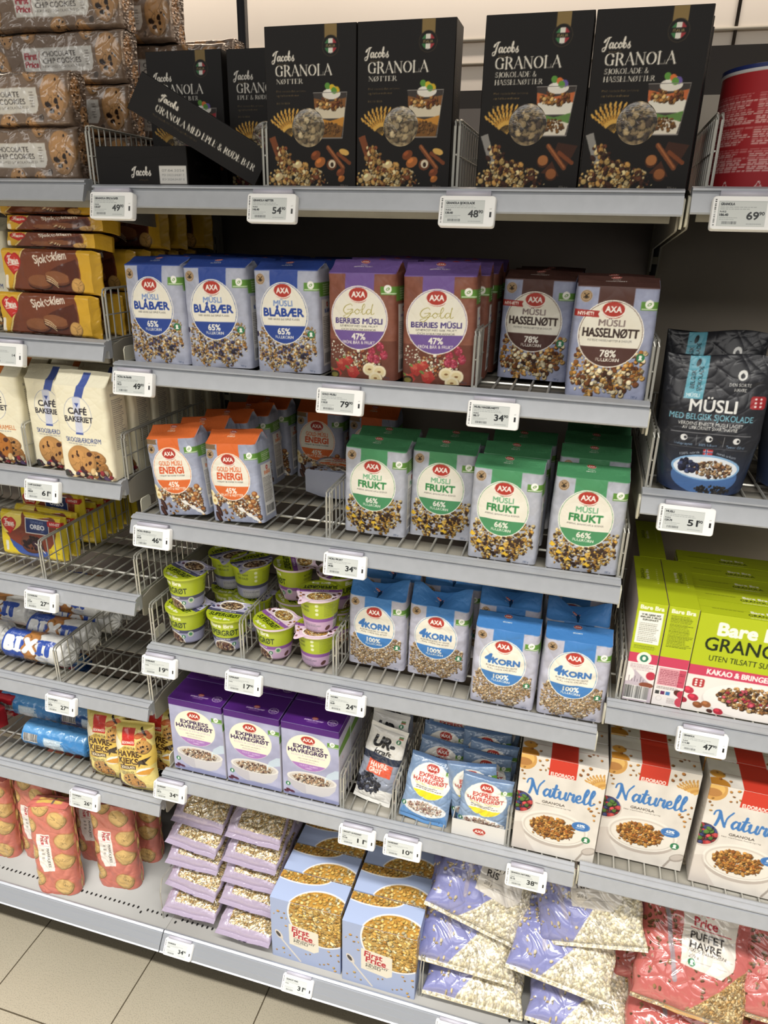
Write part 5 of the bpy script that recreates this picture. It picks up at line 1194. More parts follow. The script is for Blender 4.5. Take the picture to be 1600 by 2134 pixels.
# ---- black stand-up pouch
def make_pouch():
    W, H = 150, 226; c = Cv(W, H, '#25262c')
    rg = np.random.RandomState(4)
    for i in range(26):
        x, y = W * rg.rand(), H * .45 * rg.rand(); a = rg.rand() * 6; P = [(x, y)]
        for j in range(3): a += rg.choice([-1.9, 1.9, 2.6]); P.append((P[-1][0] + 7 * math.cos(a), P[-1][1] + 7 * math.sin(a)))
        c.stroke(P, .5, '#4b4c54')
    for i in range(60): c.rect(0, H * (.62 + .38 * i / 60), W, H * (.62 + .38 * (i + 1) / 60), np.array(C('#25262c')) * (1 - i / 80) + np.array(C('#23355c')) * (i / 80))
    c.poly([(W * .22, H * .0), (W * .4, H * .0), (W * .37, H * .31), (W * .19, H * .31)], '#5fa9bd'); c.text('BELGISK', W * .26, H * .17, w=30, h=5.6, c='#1e3a44', bold=.02, rot=R(-88)); c.text('SJOKOLADE', W * .325, H * .165, w=40, h=5.6, c='#1e3a44', bold=.02, rot=R(-88)); c.text('MÜSLI', W * .275, H * .285, w=19, h=5.6, c='#cfe2e6', bold=.02); c.ell(W * .3, H * .05, 3, 7, '#1e2a30', .3)
    c.ell(W * .71, H * .135, 6.5, 8, '#e6e6e2', .15); c.ell(W * .71, H * .14, 3, 4, '#25262c'); c.text('DEN SORTE', W * .7, H * .2, w=30, h=5, c='#dcdcd8', bold=.01); c.text('HAVRE', W * .71, H * .235, w=17, h=5, c='#dcdcd8', bold=.01)
    c.text('MÜSLI', W * .48, H * .355, w=66, h=19, c='#e8e8e4', bold=.02); c.text('MED BELGISK SJOKOLADE', W * .48, H * .435, w=118, h=9.5, c='#79b9cc', bold=.01); c.text('VERDENS ENESTE MÜSLI LAGET', W * .48, H * .485, w=92, h=5.4, c='#d6d6d2', bold=.01); c.text('AV URKORNET SVARTHAVRE', W * .48, H * .515, w=78, h=5.4, c='#d6d6d2', bold=.01)
    c.rrect(W * .82, H * .27, W * .97, H * .36, 4, '#a8262c')
    for i in range(6): c.ell(W * (.87 + .05 * (i % 2)), H * (.29 + .025 * (i // 2)), 1.8, 1.6, '#ecdcd8')
    c.rect(W * .12, H * .55, W * .88, H * .5535, '#9a9a9c'); c.rect(W * .12, H * .655, W * .88, H * .6575, '#9a9a9c')
    for u in (.37, .63): c.rect(W * u, H * .565, W * u + .5, H * .64, '#9a9a9c')
    for u, t in [(.25, 'Helsprøytet'), (.49, '100% fullkorn'), (.75, 'Tveter Gård')]: c.ell(W * u, H * .59, 5, 5, '#dcdcda'); c.ell(W * u + 2, H * .59, 2, 2.4, '#25262c'); c.text(t, W * u, H * .635, w=26, h=4, c='#8fb2d6')
    c.ell(W * .5, H * .87, W * .36, H * .125, '#44699f'); c.ell(W * .5, H * .80, W * .36, H * .095, '#7fa9d0'); c.ell(W * .5, H * .802, W * .335, H * .083, '#d9dfe6')
    c.bits(170, ['#c9a77c', '#a8845c', '#e0cba8', '#4a3228', '#8a6040'], 1.5, 3.4, 5, area=(W * .58, H * .81, W * .2, H * .06)); c.bits(26, ['#2c3050', '#1e2138', '#3f4a70'], 3, 5, 7, area=(W * .33, H * .79, W * .11, H * .045)); c.bits(80, ['#22201f', '#3a3634'], 1.5, 3, 8, area=(W * .62, H * .96, W * .2, H * .03))
    c.rect(W * .45, H * .665, W * .55, H * .705, '#b53036'); c.rect(W * .476, H * .665, W * .496, H * .705, '#e9e9ea'); c.rect(W * .45, H * .68, W * .55, H * .69, '#e9e9ea'); c.rect(W * .481, H * .665, W * .491, H * .705, '#2c3f7a'); c.rect(W * .45, H * .6825, W * .55, H * .6875, '#2c3f7a')
    c.text('100% norsk', W * .32, H * .70, w=30, h=4, c='#b9c4d0', rot=-.2); c.text('norsk urkorn', W * .69, H * .70, w=30, h=4, c='#b9c4d0', rot=.2); c.ready(SP * 1e3)
    def d(X, Y, V, Wd, D, L):
        e = np.abs(2 * X / Wd); th = np.clip(1 - V ** 2.2, 0, 1) ** .8; foot = np.clip(1 - V / .05, 0, 1)
        fr = Y < 1e-9; bk = Y > D - 1e-9; sd = np.where(fr, -1., np.where(bk, 1., 2 * Y / D - 1))
        half = D / 2 * (.04 + .96 * th) * np.clip(1 - np.clip(e, 0, 1) ** 4, 0, 1) ** .5 + .0006
        Wk = (.80 + .2 * np.clip(V * 2.4, 0, 1)) * (1 - .03 * np.sin(V * 3))
        n = (wob(X, V * L, 5, .0016, .07) + wob(X, V * L, 8, .0016, .08, True) - .0008) * (.4 + V)
        Zn = V * L + np.where(fr, foot * .008 * (1 - e ** 2) * -1 + .006 * foot, 0) + .004 * np.sin(X * 40) * (V ** 6)
        return X * Wk, D / 2 + sd * half + np.where(fr, n, n * .5), np.maximum(Zn, 0)
    b = loft('muesli_pouch', W / 1e3, .07, H / 1e3, c, M_SATIN, d, back='#202126', v0=0, v1=.93)
    loft('zip_seal', W / 1e3, .07, H / 1e3, c, M_SATIN, d, back='#202126', v0=.93, v1=1, parent=b)
    return b

def make_can():
    r, h = .078, .137; c = Cv(2 * math.pi * 78, 137, '#a8262c', px=.5)
    for k in range(6):
        x0 = 2 + k * 81; c.lines(x0, 24, x0 + 84, 60, 14, '#e0b9b4', k, .5, .9); c.lines(x0, 63, x0 + 84, 84, 8, '#e0b9b4', k + 9, .5, .9); c.lines(x0, 88, x0 + 84, 116, 11, '#e0b9b4', k + 20, .5, .9)
        for j in range(2): c.stroke([(x0 + 14 + 36 * j, 134), (x0 + 18 + 36 * j, 127), (x0 + 22 + 36 * j, 134), (x0 + 14 + 36 * j, 134)], 1, '#eadad6')
    c.ready(1.1); n = 420; m = 125; t = np.arange(n) / n * 2 * math.pi; z = np.linspace(0, h, m)
    P = np.stack([np.repeat(r * np.sin(t)[None], m, 0), np.repeat(-r * np.cos(t)[None], m, 0), np.repeat(z[:, None], n, 1)], -1)
    b = MB().grid(P, c.at(np.repeat((t / 2 / math.pi)[None], m, 0), np.repeat(.999 - z[:, None] / h * .998, n, 1)), wrap=True).build('granola_tub', M_CARD)
    l = MB(); revolve(l, [(.0775, h - .001), (.0795, h), (.0795, h + .003)], 96, '#c9c8cc'); l.build('tub_rim', M_TAGP, b)
    l = MB(); revolve(l, [(.0795, h + .003), (.0802, h + .0035), (.0802, h + .0075), (.078, h + .008), (.0, h + .008)], 96, '#1f2c66'); l.build('lid', M_TAGP, b)
    return b

def make_tray():
    W, D, H = .108, .12, .040; mb = MB(); t = .0012
    c = Cv(108, 40, '#d9d7d2'); axalogo(c, 56, 20, 12.5, 8); c.ready(1)
    u, v = np.meshgrid(np.linspace(0, 1, 110), np.linspace(0, 1, 41)); X = (u - .5) * W
    mb.grid(np.stack([X, 0 * X, v * H], -1), c.at(u, 1 - v)); w = '#d3d1cb'
    mb.box(-W / 2, W / 2, .0004, t, 0, H - .0002, w).box(-W / 2, -W / 2 + t, t, D, 0, H * .9, w).box(W / 2 - t, W / 2, t, D, 0, H * .9, w).box(-W / 2, W / 2, D - t, D, 0, .09, w).box(-W / 2 + t, W / 2 - t, t, D - t, 0, t, w)
    return mb.build('display_tray', M_CARD)

# ------------------------------------------------------------------ the room
def mk_floor():
    m = bpy.data.materials.new('speckled_floor_tiles'); m.use_nodes = True; nt = m.node_tree; b = nt.nodes['Principled BSDF']
    tc = nt.nodes.new('ShaderNodeTexCoord'); mp = nt.nodes.new('ShaderNodeMapping'); mp.inputs['Location'].default_value = (.071 + .315 * 20, .240 + .315 * 20, 0)
    br = nt.nodes.new('ShaderNodeTexBrick'); br.offset = 0; br.squash = 1
    br.inputs['Scale'].default_value = 1; br.inputs['Brick Width'].default_value = .315; br.inputs['Row Height'].default_value = .315; br.inputs['Mortar Size'].default_value = .0017; br.inputs['Mortar Smooth'].default_value = .1
    br.inputs['Color1'].default_value = (1, 1, 1, 1); br.inputs['Color2'].default_value = (.97, .97, .96, 1); br.inputs['Mortar'].default_value = (.22, .2, .17, 1)
    n1 = nt.nodes.new('ShaderNodeTexNoise'); n1.inputs['Scale'].default_value = 380; n1.inputs['Detail'].default_value = 3
    r1 = nt.nodes.new('ShaderNodeValToRGB'); r1.color_ramp.elements[0].position = .33; r1.color_ramp.elements[1].position = .5
    r1.color_ramp.elements[0].color = (*s2l(C('#b4ac99')), 1); r1.color_ramp.elements[1].color = (*s2l(C('#d1c8b3')), 1)
    n2 = nt.nodes.new('ShaderNodeTexNoise'); n2.inputs['Scale'].default_value = 6
    r2 = nt.nodes.new('ShaderNodeValToRGB'); r2.color_ramp.elements[0].color = (.9, .89, .87, 1); r2.color_ramp.elements[1].color = (1, 1, 1, 1)
    x1 = nt.nodes.new('ShaderNodeMixRGB'); x1.blend_type = 'MULTIPLY'; x1.inputs[0].default_value = 1
    x2 = nt.nodes.new('ShaderNodeMixRGB'); x2.blend_type = 'MULTIPLY'; x2.inputs[0].default_value = 1
    L = nt.links.new
    L(tc.outputs['Object'], mp.inputs['Vector']); L(mp.outputs['Vector'], br.inputs['Vector']); L(tc.outputs['Object'], n1.inputs['Vector']); L(tc.outputs['Object'], n2.inputs['Vector'])
    L(n1.outputs['Fac'], r1.inputs['Fac']); L(n2.outputs['Fac'], r2.inputs['Fac']); L(r1.outputs['Color'], x1.inputs[1]); L(r2.outputs['Color'], x1.inputs[2])
    L(x1.outputs['Color'], x2.inputs[1]); L(br.outputs['Color'], x2.inputs[2]); L(x2.outputs['Color'], b.inputs['Base Color'])
    b.inputs['Roughness'].default_value = .38
    o = MB().box(-3.2, 4.2, -4.2, .8, -.05, 0).build('floor', m, smooth=False); o['kind'] = 'structure'
mk_floor()
M_WALL = mat('cream_wall', '#efe2d2', .55, noise=(3, .02))
o = MB().box(-3.2, 4.2, .75, .8, 0, 3.15).build('wall_back', M_WALL, smooth=False); o['kind'] = 'structure'
for i, (z, h, q) in enumerate([(2.075, .004, '#c9bba6'), (2.12, .006, '#dccfba'), (2.33, .012, '#e9dccb')]):
    o = MB().box(-3.2, 4.2, .742, .7495, z, z + h).build('trim_%d' % (i + 1), mat('wall_trim_%d' % i, q, .45), smooth=False); o['kind'] = 'structure'
o = MB().box(1.012, 1.018, .744, .7495, 2.0, 3.1).build('trim_4', mat('seam_dark', '#4a4038', .6), smooth=False); o['kind'] = 'structure'

# ------------------------------------------------------------------ shelving
BX = {'A': (-.913, -.013), 'B': (0.0, .9), 'C': (.909, 1.809)}
ZA = [1.788, 1.529, 1.269, 1.018, .757, .490]; ZB = [1.780, 1.495, 1.203, .911, .581]; ZC = [1.783, 1.362, .972, .590]
BAYW = {'A': 'left', 'B': 'middle', 'C': 'right'}
ORD = ['top', 'second', 'third', 'fourth', 'fifth', 'sixth']
M_FRONT = mat('shelf_strip', '#8e8a7f', .45, noise=(40, .05))
def make_shelf(bay, i, z):
    x0, x1 = BX[bay]; w = x1 - x0; h = w / 2
    e = empty('shelf', ((x0 + x1) / 2, 0, z))
    tag(e, '%s silver edged wire shelf of the %s bay' % (ORD[i], BAYW[bay]), 'shelf', 'shelves of the %s bay' % BAYW[bay])
    pr = [(.022, .0048), (.018, .0062), (.013, .0046), (.009, .0058), (.0035, .0042), (.0005, .003), (0, .0005), (.003, -.0005), (.003, -.0028), (-.0012, -.0034), (-.0016, -.0052), (-.0095, -.0262), (-.0088, -.0285), (-.0045, -.0285), (.004, -.012), (.012, -.012), (.012, -.026), (.02, -.026), (.022, -.02)]
    MB().prism(pr, -h, h).build('price_rail', M_RAIL, e, ang=25)
    MB().box(-h + .012, h - .012, .0225, .030, -.037, -.006).build('front_beam', M_FRONT, e, smooth=False)
    for y0, y1 in ((.0305, .078), (.185, .238), (.352, .405)):
        MB().box(-h + .004, h - .004, y0, y1, -.0055, -.003).build('support_strip', M_FRONT, e, smooth=False)
    if i == 0 or (bay, i) in (('B', 1), ('C', 1)): MB().box(-h + .004, h - .004, .031, .4245, -.0062, -.0056).build('under_plate', mat('dark_under_plate', '#6b665d', .5), e, smooth=False)
    d = MB(); n = int(w / .0285)
    for k in range(n + 1):
        x = -h + .006 + (w - .012) * k / n
        d.tube([(x, .0225, .0016), (x, .402, .0016), (x, .409, .006), (x, .411, .075)], .0021, 6)
    for y in (.11, .27): d.tube([(-h + .004, y, -.0026), (h - .004, y, -.0026)], .0024, 6)
    d.tube([(-h + .004, .411, .076), (h - .004, .411, .076)], .0024, 6)
    d.build('wire_deck', M_WIRE, e)
    for sx in (-1, 1):
        x = sx * (h - .0005); a, b_ = sorted((x, x - sx * .003))
        q = [(.0235, -.004), (.0235, -.044), (.028, -.047), (.40, -.075), (.404, -.115), (.412, -.115), (.4155, -.03), (.4155, .004), (.13, .004), (.12, .004), (.06, .004), (.055, .003)]
        MB().prism(q, a, b_).build('bracket', M_PLATE, e, smooth=False)
        xa, xb = sorted((x + sx * .0005, x + sx * .0035))
        if bay == 'B' and sx < 0:
            MB().prism([(.034, -.004), (.034, .022), (.038, .027), (.062, .027), (.066, .022), (.066, -.004)], -h + .0002, -h + .0022).build('end_tab', M_BRACK, e, smooth=False)
        if (bay, sx) not in (('B', 1), ('C', -1)): continue
        MB().prism([(.006, -.008), (.006, -.040), (.009, -.044), (.0175, -.044), (.0225, -.038), (.0225, -.008), (.016, -.005)], xa, xb).build('end_plate', M_BRACK, e, smooth=False)
    return e
for bay, zs in (('A', ZA), ('B', ZB), ('C', ZC)):
    for i, z in enumerate(zs): make_shelf(bay, i, z)

def make_base(bay):
    x0, x1 = BX[bay]; x0 -= .0065 if bay != 'A' else 0; x1 += .0045 if bay != 'C' else 0; x0 += .0005; h = (x1 - x0) / 2
    e = empty('base_shelf', ((x0 + x1) / 2, 0, 0)); tag(e, 'grey solid bottom shelf of the %s bay just above the floor' % BAYW[bay], 'shelf', 'bottom shelves')
    MB().box(-h, h, -.046, .415, .136, .1475).build('deck_plate', mat('light_grey_plate', '#a3a29f', .35, noise=(20, .02)), e, smooth=False)
    MB().prism([(-.046, .150), (-.050, .151), (-.0545, .1485), (-.0545, .146), (-.057, .1455), (-.0625, .137), (-.0632, .1375), (-.071, .126), (-.0718, .1265), (-.0775, .116), (-.0805, .1145), (-.079, .111), (-.074, .1115), (-.046, .132)], -h, h).build('price_rail', mat('base_rail', '#9a9ea5', .34, metal=.25), e, ang=15)
    d = MB()
    for k in range(int(2 * h / .0135)):
        x = -h + .012 + .0135 * k; y = -.012 if k % 20 else -.022
        d.poly([(x + .0028 * math.cos(t), y + .0042 * math.sin(t), .1477) for t in np.linspace(0, 2 * math.pi, 9)[:-1]])
    d.build('perforation_row', M_DARK, e, smooth=False)
    MB().box(-h, h, .05, .062, 0.0, .135).build('kick_plate', mat('dark_plinth', '#2c2724', .6), e, smooth=False)
for b in 'ABC': make_base(b)

def make_upright(x, side):
    e = empty('shelving_upright', (x, .421, 0)); tag(e, 'grey slotted steel upright between the %s bays' % side, 'upright', 'slotted uprights')
    MB().box(-.0105, .0105, 0, .03, .0, 1.95).build('post', M_UPR, e, smooth=False)
    s = MB()
    for k in range(54): s.box(-.0055, .0055, -.0006, .0006, .15 + .0335 * k, .15 + .0335 * k + .0205)
    s.build('slot_row', M_DARK, e, smooth=False)
make_upright(-.0065, 'left and middle'); make_upright(.9045, 'middle and right')
PT = {'A': 1.945, 'B': 1.943, 'C': 1.957}
for b in 'ABC':
    x0, x1 = BX[b]
    o = MB().box(x0 + .006, x1 - .006, .425, .433, .152, PT[b]).build('back_panel', M_BACK if b != 'C' else mat('lit_tone_back_panel', '#c4baab', .42, noise=(8, .05)), smooth=False)  # right bay's panel coloured lighter to stand for the stronger light there
    tag(o, '%s back panel of the %s bay' % ('lit-toned taupe' if b == 'C' else 'dark brown grey', BAYW[b]), 'panel', 'back panels')
    z = {'A': 1.99, 'B': 1.985, 'C': 2.045}[b]
    o = MB().box(x0 - .004, x1 + .005, .50, .512, 0.0, z).build('rear_panel', mat('rear_panel', '#4a4440', .5), smooth=False)
    tag(o, 'dark panel standing behind the back of the %s bay' % BAYW[b], 'panel', 'rear panels')
o = MB().box(-.0115, .0055, .58, .597, 0.0, 3.1).build('black_pole', M_BLACK, smooth=False); tag(o, 'black square pole rising behind the shelving against the cream wall', 'pole')

# ------------------------------------------------------------------ wire dividers
def make_divider(h=.088, d=.30):
    m = MB(); r = .0017
    for x in (0, .0062): m.tube([(x, 0, 0), (x, 0, h - .008), (x, .003, h - .002), (x, .009, h), (x, .02, h)], r + .0003, 6)
    m.tube([(0, .01, h), (0, d, h), (0, d, 0)], r + .0002, 6); m.tube([(.0062, .02, h), (.0062, d, h), (.0062, d, 0)], r, 6)
    m.tube([(.003, 0, .002), (.003, d, .002)], r, 6); m.tube([(.003, .0, h * .5), (.003, d, h * .5)], r * .8, 5)
    n = int(d / .021)
    for k in range(1, n): m.tube([(.003, d * k / n, .001), (.003, d * k / n, h)], r * .85, 5)
    return m.build('wire_divider', M_WIRE)
DIV0 = None
def divider(x, z, label, y=.023, rz=0.0, sc=1.0):
    global DIV0
    if DIV0 is None: o = DIV0 = make_divider()
    else: o = dup(DIV0)
    o.location = (x - .003, y, z); o.rotation_euler = (0, 0, rz); o.scale = (1, sc, 1)
    tag(o, label, 'divider', 'wire dividers on the shelves')
dz = .0042
divider(-.014, ZB[0] + dz, 'wire divider beside the stack of cookie packs on the top shelf', y=.024, sc=.7); divider(.296, ZB[0] + dz, 'wire divider at the left edge of the first upright nut granola carton on top shelf')
divider(.590, ZB[0] + dz, 'wire divider between the nut and the chocolate granola cartons on top shelf'); divider(.930, ZC[0] + dz, 'wire divider left of the red tub on the top shelf')
divider(-.019, ZA[1] + dz, 'wire divider at the right end of the wafer biscuit packs'); divider(.638, ZB[1] + dz, 'wire divider right of the purple berry muesli bags')
divider(.8975, ZB[1] + dz, 'wire divider right of the front hazelnut muesli bag', sc=1); divider(-.238, ZA[2] + dz, 'wire divider between the caramel and berry biscuit bags'); divider(-.0155, ZA[2] + dz, 'wire divider right of the cream berry biscuit bags')
divider(.393, ZB[2] + dz, 'wire divider left of the green fruit muesli bags'); divider(.8975, ZB[2] + dz, 'wire divider right of the last green fruit muesli bag')
divider(-.247, ZA[3] + dz, 'wire divider right of the yellow chocolate biscuit packs'); divider(.004, ZB[3] + dz, 'wire divider left of the grey porridge cups') ; divider(-.256, ZA[4] + dz, 'wire divider right of the blue biscuit rolls'); divider(-.019, ZA[4] + dz, 'wire divider at the right end of the shelf of biscuit rolls')
divider(-.019, ZA[3] + dz, 'wire divider at the right end of the half empty shelf beside porridge cups')
divider(.2075, ZB[3] + dz, 'wire divider between the grey and the pink porridge cups'); divider(.4045, ZB[3] + dz, 'wire divider between pink porridge cups and blue muesli bags')
divider(.4195, ZB[4] + dz, 'wire divider right of the purple porridge cartons'); divider(.5325, ZB[4] + dz, 'wire divider between grey and blue porridge sachets'); divider(.7665, ZB[4] + dz, 'wire divider left of the white carton with red band on the fifth shelf')
divider(.9175, ZC[1] + dz, 'wire divider left of the black muesli pouches'); divider(.9265, ZC[2] + dz, 'wire divider left of the lime granola cartons')
o = MB().tube([(0, 0, 0), (0, 0, .085), (0, .012, .115), (0, .25, .115), (0, .25, 0)], .0018).build('wire_divider', M_WIRE); o.location = (-.028, -.02, .1478); tag(o, 'bent wire divider on the bottom shelf left of the lilac oat bags', 'divider', 'wire dividers on the shelves')
o = MB().tube([(0, 0, 0), (0, 0, .085), (0, .012, .115), (0, .25, .115), (0, .25, 0)], .0018).tube([(.006, 0, 0), (.006, 0, .085), (.006, .012, .115), (.006, .25, .115)], .0016).build('wire_divider', M_WIRE); o.location = (.616, -.025, .1478); tag(o, 'wire divider on the bottom shelf right of the blue crunchy cartons', 'divider', 'wire dividers on the shelves')

# ------------------------------------------------------------------ goods
PROTO = {}; KIND = {}
def put(kind, x, y, z, label, cat, group, rx=0, ry=0, rz=0, at=None, sc=None):
    """stand one more pack; at = local point that should come to (x,y,z)"""
    if kind not in PROTO: o = PROTO[kind] = KIND[kind]()
    else: o = dup(PROTO[kind])
    e = Euler((R(rx), R(ry), R(rz)), 'XYZ'); o.rotation_euler = e
    p = Vector((x, y, z))
    if at is not None: p = p - e.to_matrix() @ Vector(at)
    o.location = p
    o.scale = sc if sc else (1, 1, 1)
    return tag(o, label, cat, group)
KIND.update(jnut=lambda: make_jac('nut'), jchoc=lambda: make_jac('choc'), jberry=lambda: make_jac('berry'), jspine=lambda: make_jac('berry', True), jlie=make_jac_lying,
    blue=lambda: make_axa('blue', 3), gold=lambda: make_axa('gold', 5, roof=(.6, .018)), nut=lambda: make_axa('nut', 7, hb=.16), energi=lambda: make_axa('energi', 9, W=.109, hb=.150, D=.058, R0=.038, roof=(.6, .02)), frukt=lambda: make_axa('frukt', 12, hb=.162), korn=lambda: make_axa('korn', 15, hb=.158, bulge=.009), kornd=lambda: make_axa('korn', 17, dent=.034, hb=.155, roof=(.5, .032), bulge=.008),
    expr=make_expr, lime=make_lime, lime0=lambda: make_limeside(0), lime1=lambda: make_limeside(1), nat=make_nat, fp=make_fp, cook=make_cook, sj=make_sj, sjn=make_sjn, oreo=make_oreo, bix=make_bix, sae=make_sae, saed=lambda: make_sae(1), red=make_redpack, hk=make_hk, marie=make_marie, cafeb=lambda: make_cafe('blue'), cafeo=lambda: make_cafe('org'), cupg=lambda: make_cup('grey'), cupp=lambda: make_cup('pink'), xs=lambda: make_sachet('expr'), urk=lambda: make_sachet('urk'), oats=make_oats, ris=lambda: make_ris('ris'), rist=lambda: make_ris('ris', True), havre=lambda: make_ris('havre'), pouch=make_pouch, can=make_can, tray=make_tray)

# top shelf, middle bay
z = ZB[0] + dz
G = 'black granola cartons on the top shelf'
put('jnut', .3705, .024, z, 'black nut granola carton, left of the two side by side', 'carton', G); put('jnut', .5115, .024, z, 'black nut granola carton, right of the two side by side, next to wire divider', 'carton', G)
put('jchoc', .6905, .024, z, 'black chocolate and hazelnut granola carton, left of the front pair', 'carton', G); put('jchoc', .8325, .024, z, 'black chocolate and hazelnut granola carton in front at the right shelf end', 'carton', G)
put('jchoc', .839, .079, z, 'black granola carton edge showing just behind the front right chocolate carton', 'carton', G); put('jchoc', .846, .134, z, 'black granola carton edge hindmost behind the front right chocolate carton', 'carton', G)
put('jberry', .104, .135, z, 'black apple and red berry granola carton standing behind the slanted one', 'carton', G); put('jberry', .250, .14, z, 'black apple and red berry granola carton half hidden behind the nut carton', 'carton', G)
put('jspine', .287, .034, z + .027, 'black granola carton lying slanted with its lettered narrow side in front', 'carton', G, rx=-61, rz=108, at=(-.07, .026, 0), sc=(1.08, 1.08, 1.0))
put('jlie', .0785, .026, z, 'black granola carton lying flat with white date sticker on its end', 'carton', G)
# cookies, top shelf of the left bay
z = ZA[0] + dz
G = 'brown chocolate chip cookie packs on the top shelf'
for k, (x, y, dz_, w) in enumerate([(-.175, .026, 0, 'bottom pack of the front cookie stack'), (-.182, .03, .081, 'upper pack of the front cookie stack'), (-.152, .150, 0, 'lowest pack of the second cookie stack'), (-.152, .150, .081, 'second pack of the middle cookie stack, mostly hidden'), (-.153, .150, .162, 'third pack of the middle cookie stack with curled clear film'), (-.15, .146, .243, 'topmost brown cookie pack touching the upper left picture corner'), (-.024, .262, .162, 'crumpled pack high behind the berry carton, right end showing'), (-.115, .255, .243, 'pack behind the middle cookie stack, upper one'), (-.052, .338, .10, 'lower crumpled pack at the back above the berry cartons'), (-.035, .338, .182, 'crumpled pack rising at the back above the berry carton'), (-.026, .262, .081, 'pack low in the third cookie stack'), (-.024, .262, 0, 'pack at the foot of the third cookie stack'), (-.15, .335, .02, 'pack at the very back of the cookies, lowest')]):
    put('cook', x, y, z + dz_, 'brown chocolate chip cookie pack, ' + w, 'cookie pack', G, rz=[0, 1, 0, 0, -1, 2, 3, -2, 4, -5, 0, 0, 0][k])

# wafers, second shelf of the left bay
z = ZA[1] + dz
G = 'wafer biscuit packs in yellow and brown film'
put('sj', -.150, .026, z, 'yellow and brown wafer biscuit pack upright at the bottom front', 'biscuit pack', G); put('sj', -.141, .036, z + .075, 'yellow and brown wafer biscuit pack upright on top of the bottom front one', 'biscuit pack', G, rz=-2)
for k, (x, y, dz_, w) in enumerate([(-.135, .048, .151, 'lying lowest of the three flat ones'), (-.128, .056, .179, 'lying middle of the three flat ones'), (-.142, .050, .207, 'lying topmost under the shelf above')]): put('sjn', x, y, z + dz_, 'yellow and brown wafer biscuit pack ' + w, 'biscuit pack', G, rx=-4, rz=[-3, 3, 1][k])
for k, (x, y, dz_) in enumerate([(-.14, .085, 0), (-.13, .12, .0), (-.135, .155, .0), (-.10, .19, 0), (-.11, .23, .0), (-.09, .27, .0), (-.13, .125, .076), (-.12, .155, .076), (-.11, .185, .076), (-.1, .225, .076), (-.09, .265, .076), (-.085, .17, .152), (-.07, .21, .152), (-.05, .27, .152), (-.12, .31, .0), (-.11, .31, .076)]):
    put('sj', x, y, z + dz_, ['yellow ended wafer biscuit pack in the bottom layer of the rear rows', 'yellow ended wafer biscuit pack in the middle layer of the rear rows', 'yellow ended wafer biscuit pack in the upper layer of the rear rows'][int(dz_ / .07)], 'biscuit pack', 'rear wafer packs, ' + ['bottom layer', 'middle layer', 'upper layer'][int(dz_ / .07)], rz=[-2, 1, 3, -3, 2, 0][k % 6])
put('cafeb', -.345, .11, z, 'cream biscuit bag standing left behind the wafer packs', 'biscuit bag', 'cream cookie bags')

# cream cookie bags, third shelf of the left bay
z = ZA[2] + dz
G = 'cream cookie bags'
put('cafeb', -.077, -.006, z + .003, 'cream berry cookie bag with blue stripe in front over the shelf edge', 'biscuit bag', G); put('cafeb', -.178, .036, z, 'cream berry cookie bag with blue stripe, half hidden left of the front one', 'biscuit bag', G); put('cafeo', -.298, .030, z, 'cream caramel cookie bag with orange stripe at the left picture edge', 'biscuit bag', G)
for k in range(5): put('cafeb', -.078 + .002 * k, .072 + .068 * k, z, 'cream cookie bag showing its printed side, ' + ['first', 'second', 'third', 'fourth', 'fifth'][k] + ' behind the front berry bag', 'biscuit bag', G)
for k, (x, y) in enumerate([(-.30, .105), (-.19, .115), (-.295, .18), (-.185, .19)]): put('cafeo', x, y, z, 'cream cookie bag top with orange stripe, ' + ['second in the left row', 'second in the middle row', 'third in the left row', 'third in the middle row'][k], 'biscuit bag', G)

# yellow biscuit packs, fourth shelf of the left bay
z = ZA[3] + dz
G = 'yellow chocolate biscuit packs'
put('oreo', -.343, .100, z, 'yellow chocolate biscuit pack standing in front with red new flash', 'biscuit pack', G, rx=-6); put('oreo', -.338, .135, z, 'yellow chocolate biscuit pack second in the row, top edge showing', 'biscuit pack', G, rx=-5, rz=-3)
for k in range(7): put('oreo', -.336, .170 + .031 * k, z + (.035 if k == 0 else 0), 'yellow chocolate biscuit pack, ' + ['raised', 'fourth', 'fifth', 'sixth', 'seventh', 'eighth', 'last'][k] + ' one in the row behind the wire divider', 'biscuit pack', G, rz=[-2, 2, -1, 1, 0, 2, -1][k])

# biscuit rolls, fifth shelf of the left bay
z = ZA[4] + .0038
G = 'blue and white biscuit rolls'
for x, y, d, w in [(-.352, .086, 0, 'in front with big white letters'), (-.348, .160, .0, 'second from the front, blue side up'), (-.345, .243, 0, 'third from the front'), (-.342, .313, 0, 'fourth from the front'), (-.345, .215, .058, 'in the upper layer behind the divider'), (-.545, .102, 0, 'whose white end shows at the left picture edge'), (-.535, .185, .02, 'left of the row under the price tag'), (-.34, .285, .058, 'upper one at the back under the shelf above')]:
    put('bix', x, y, z + d, 'blue and white biscuit roll ' + w, 'biscuit roll', G, rx=0)

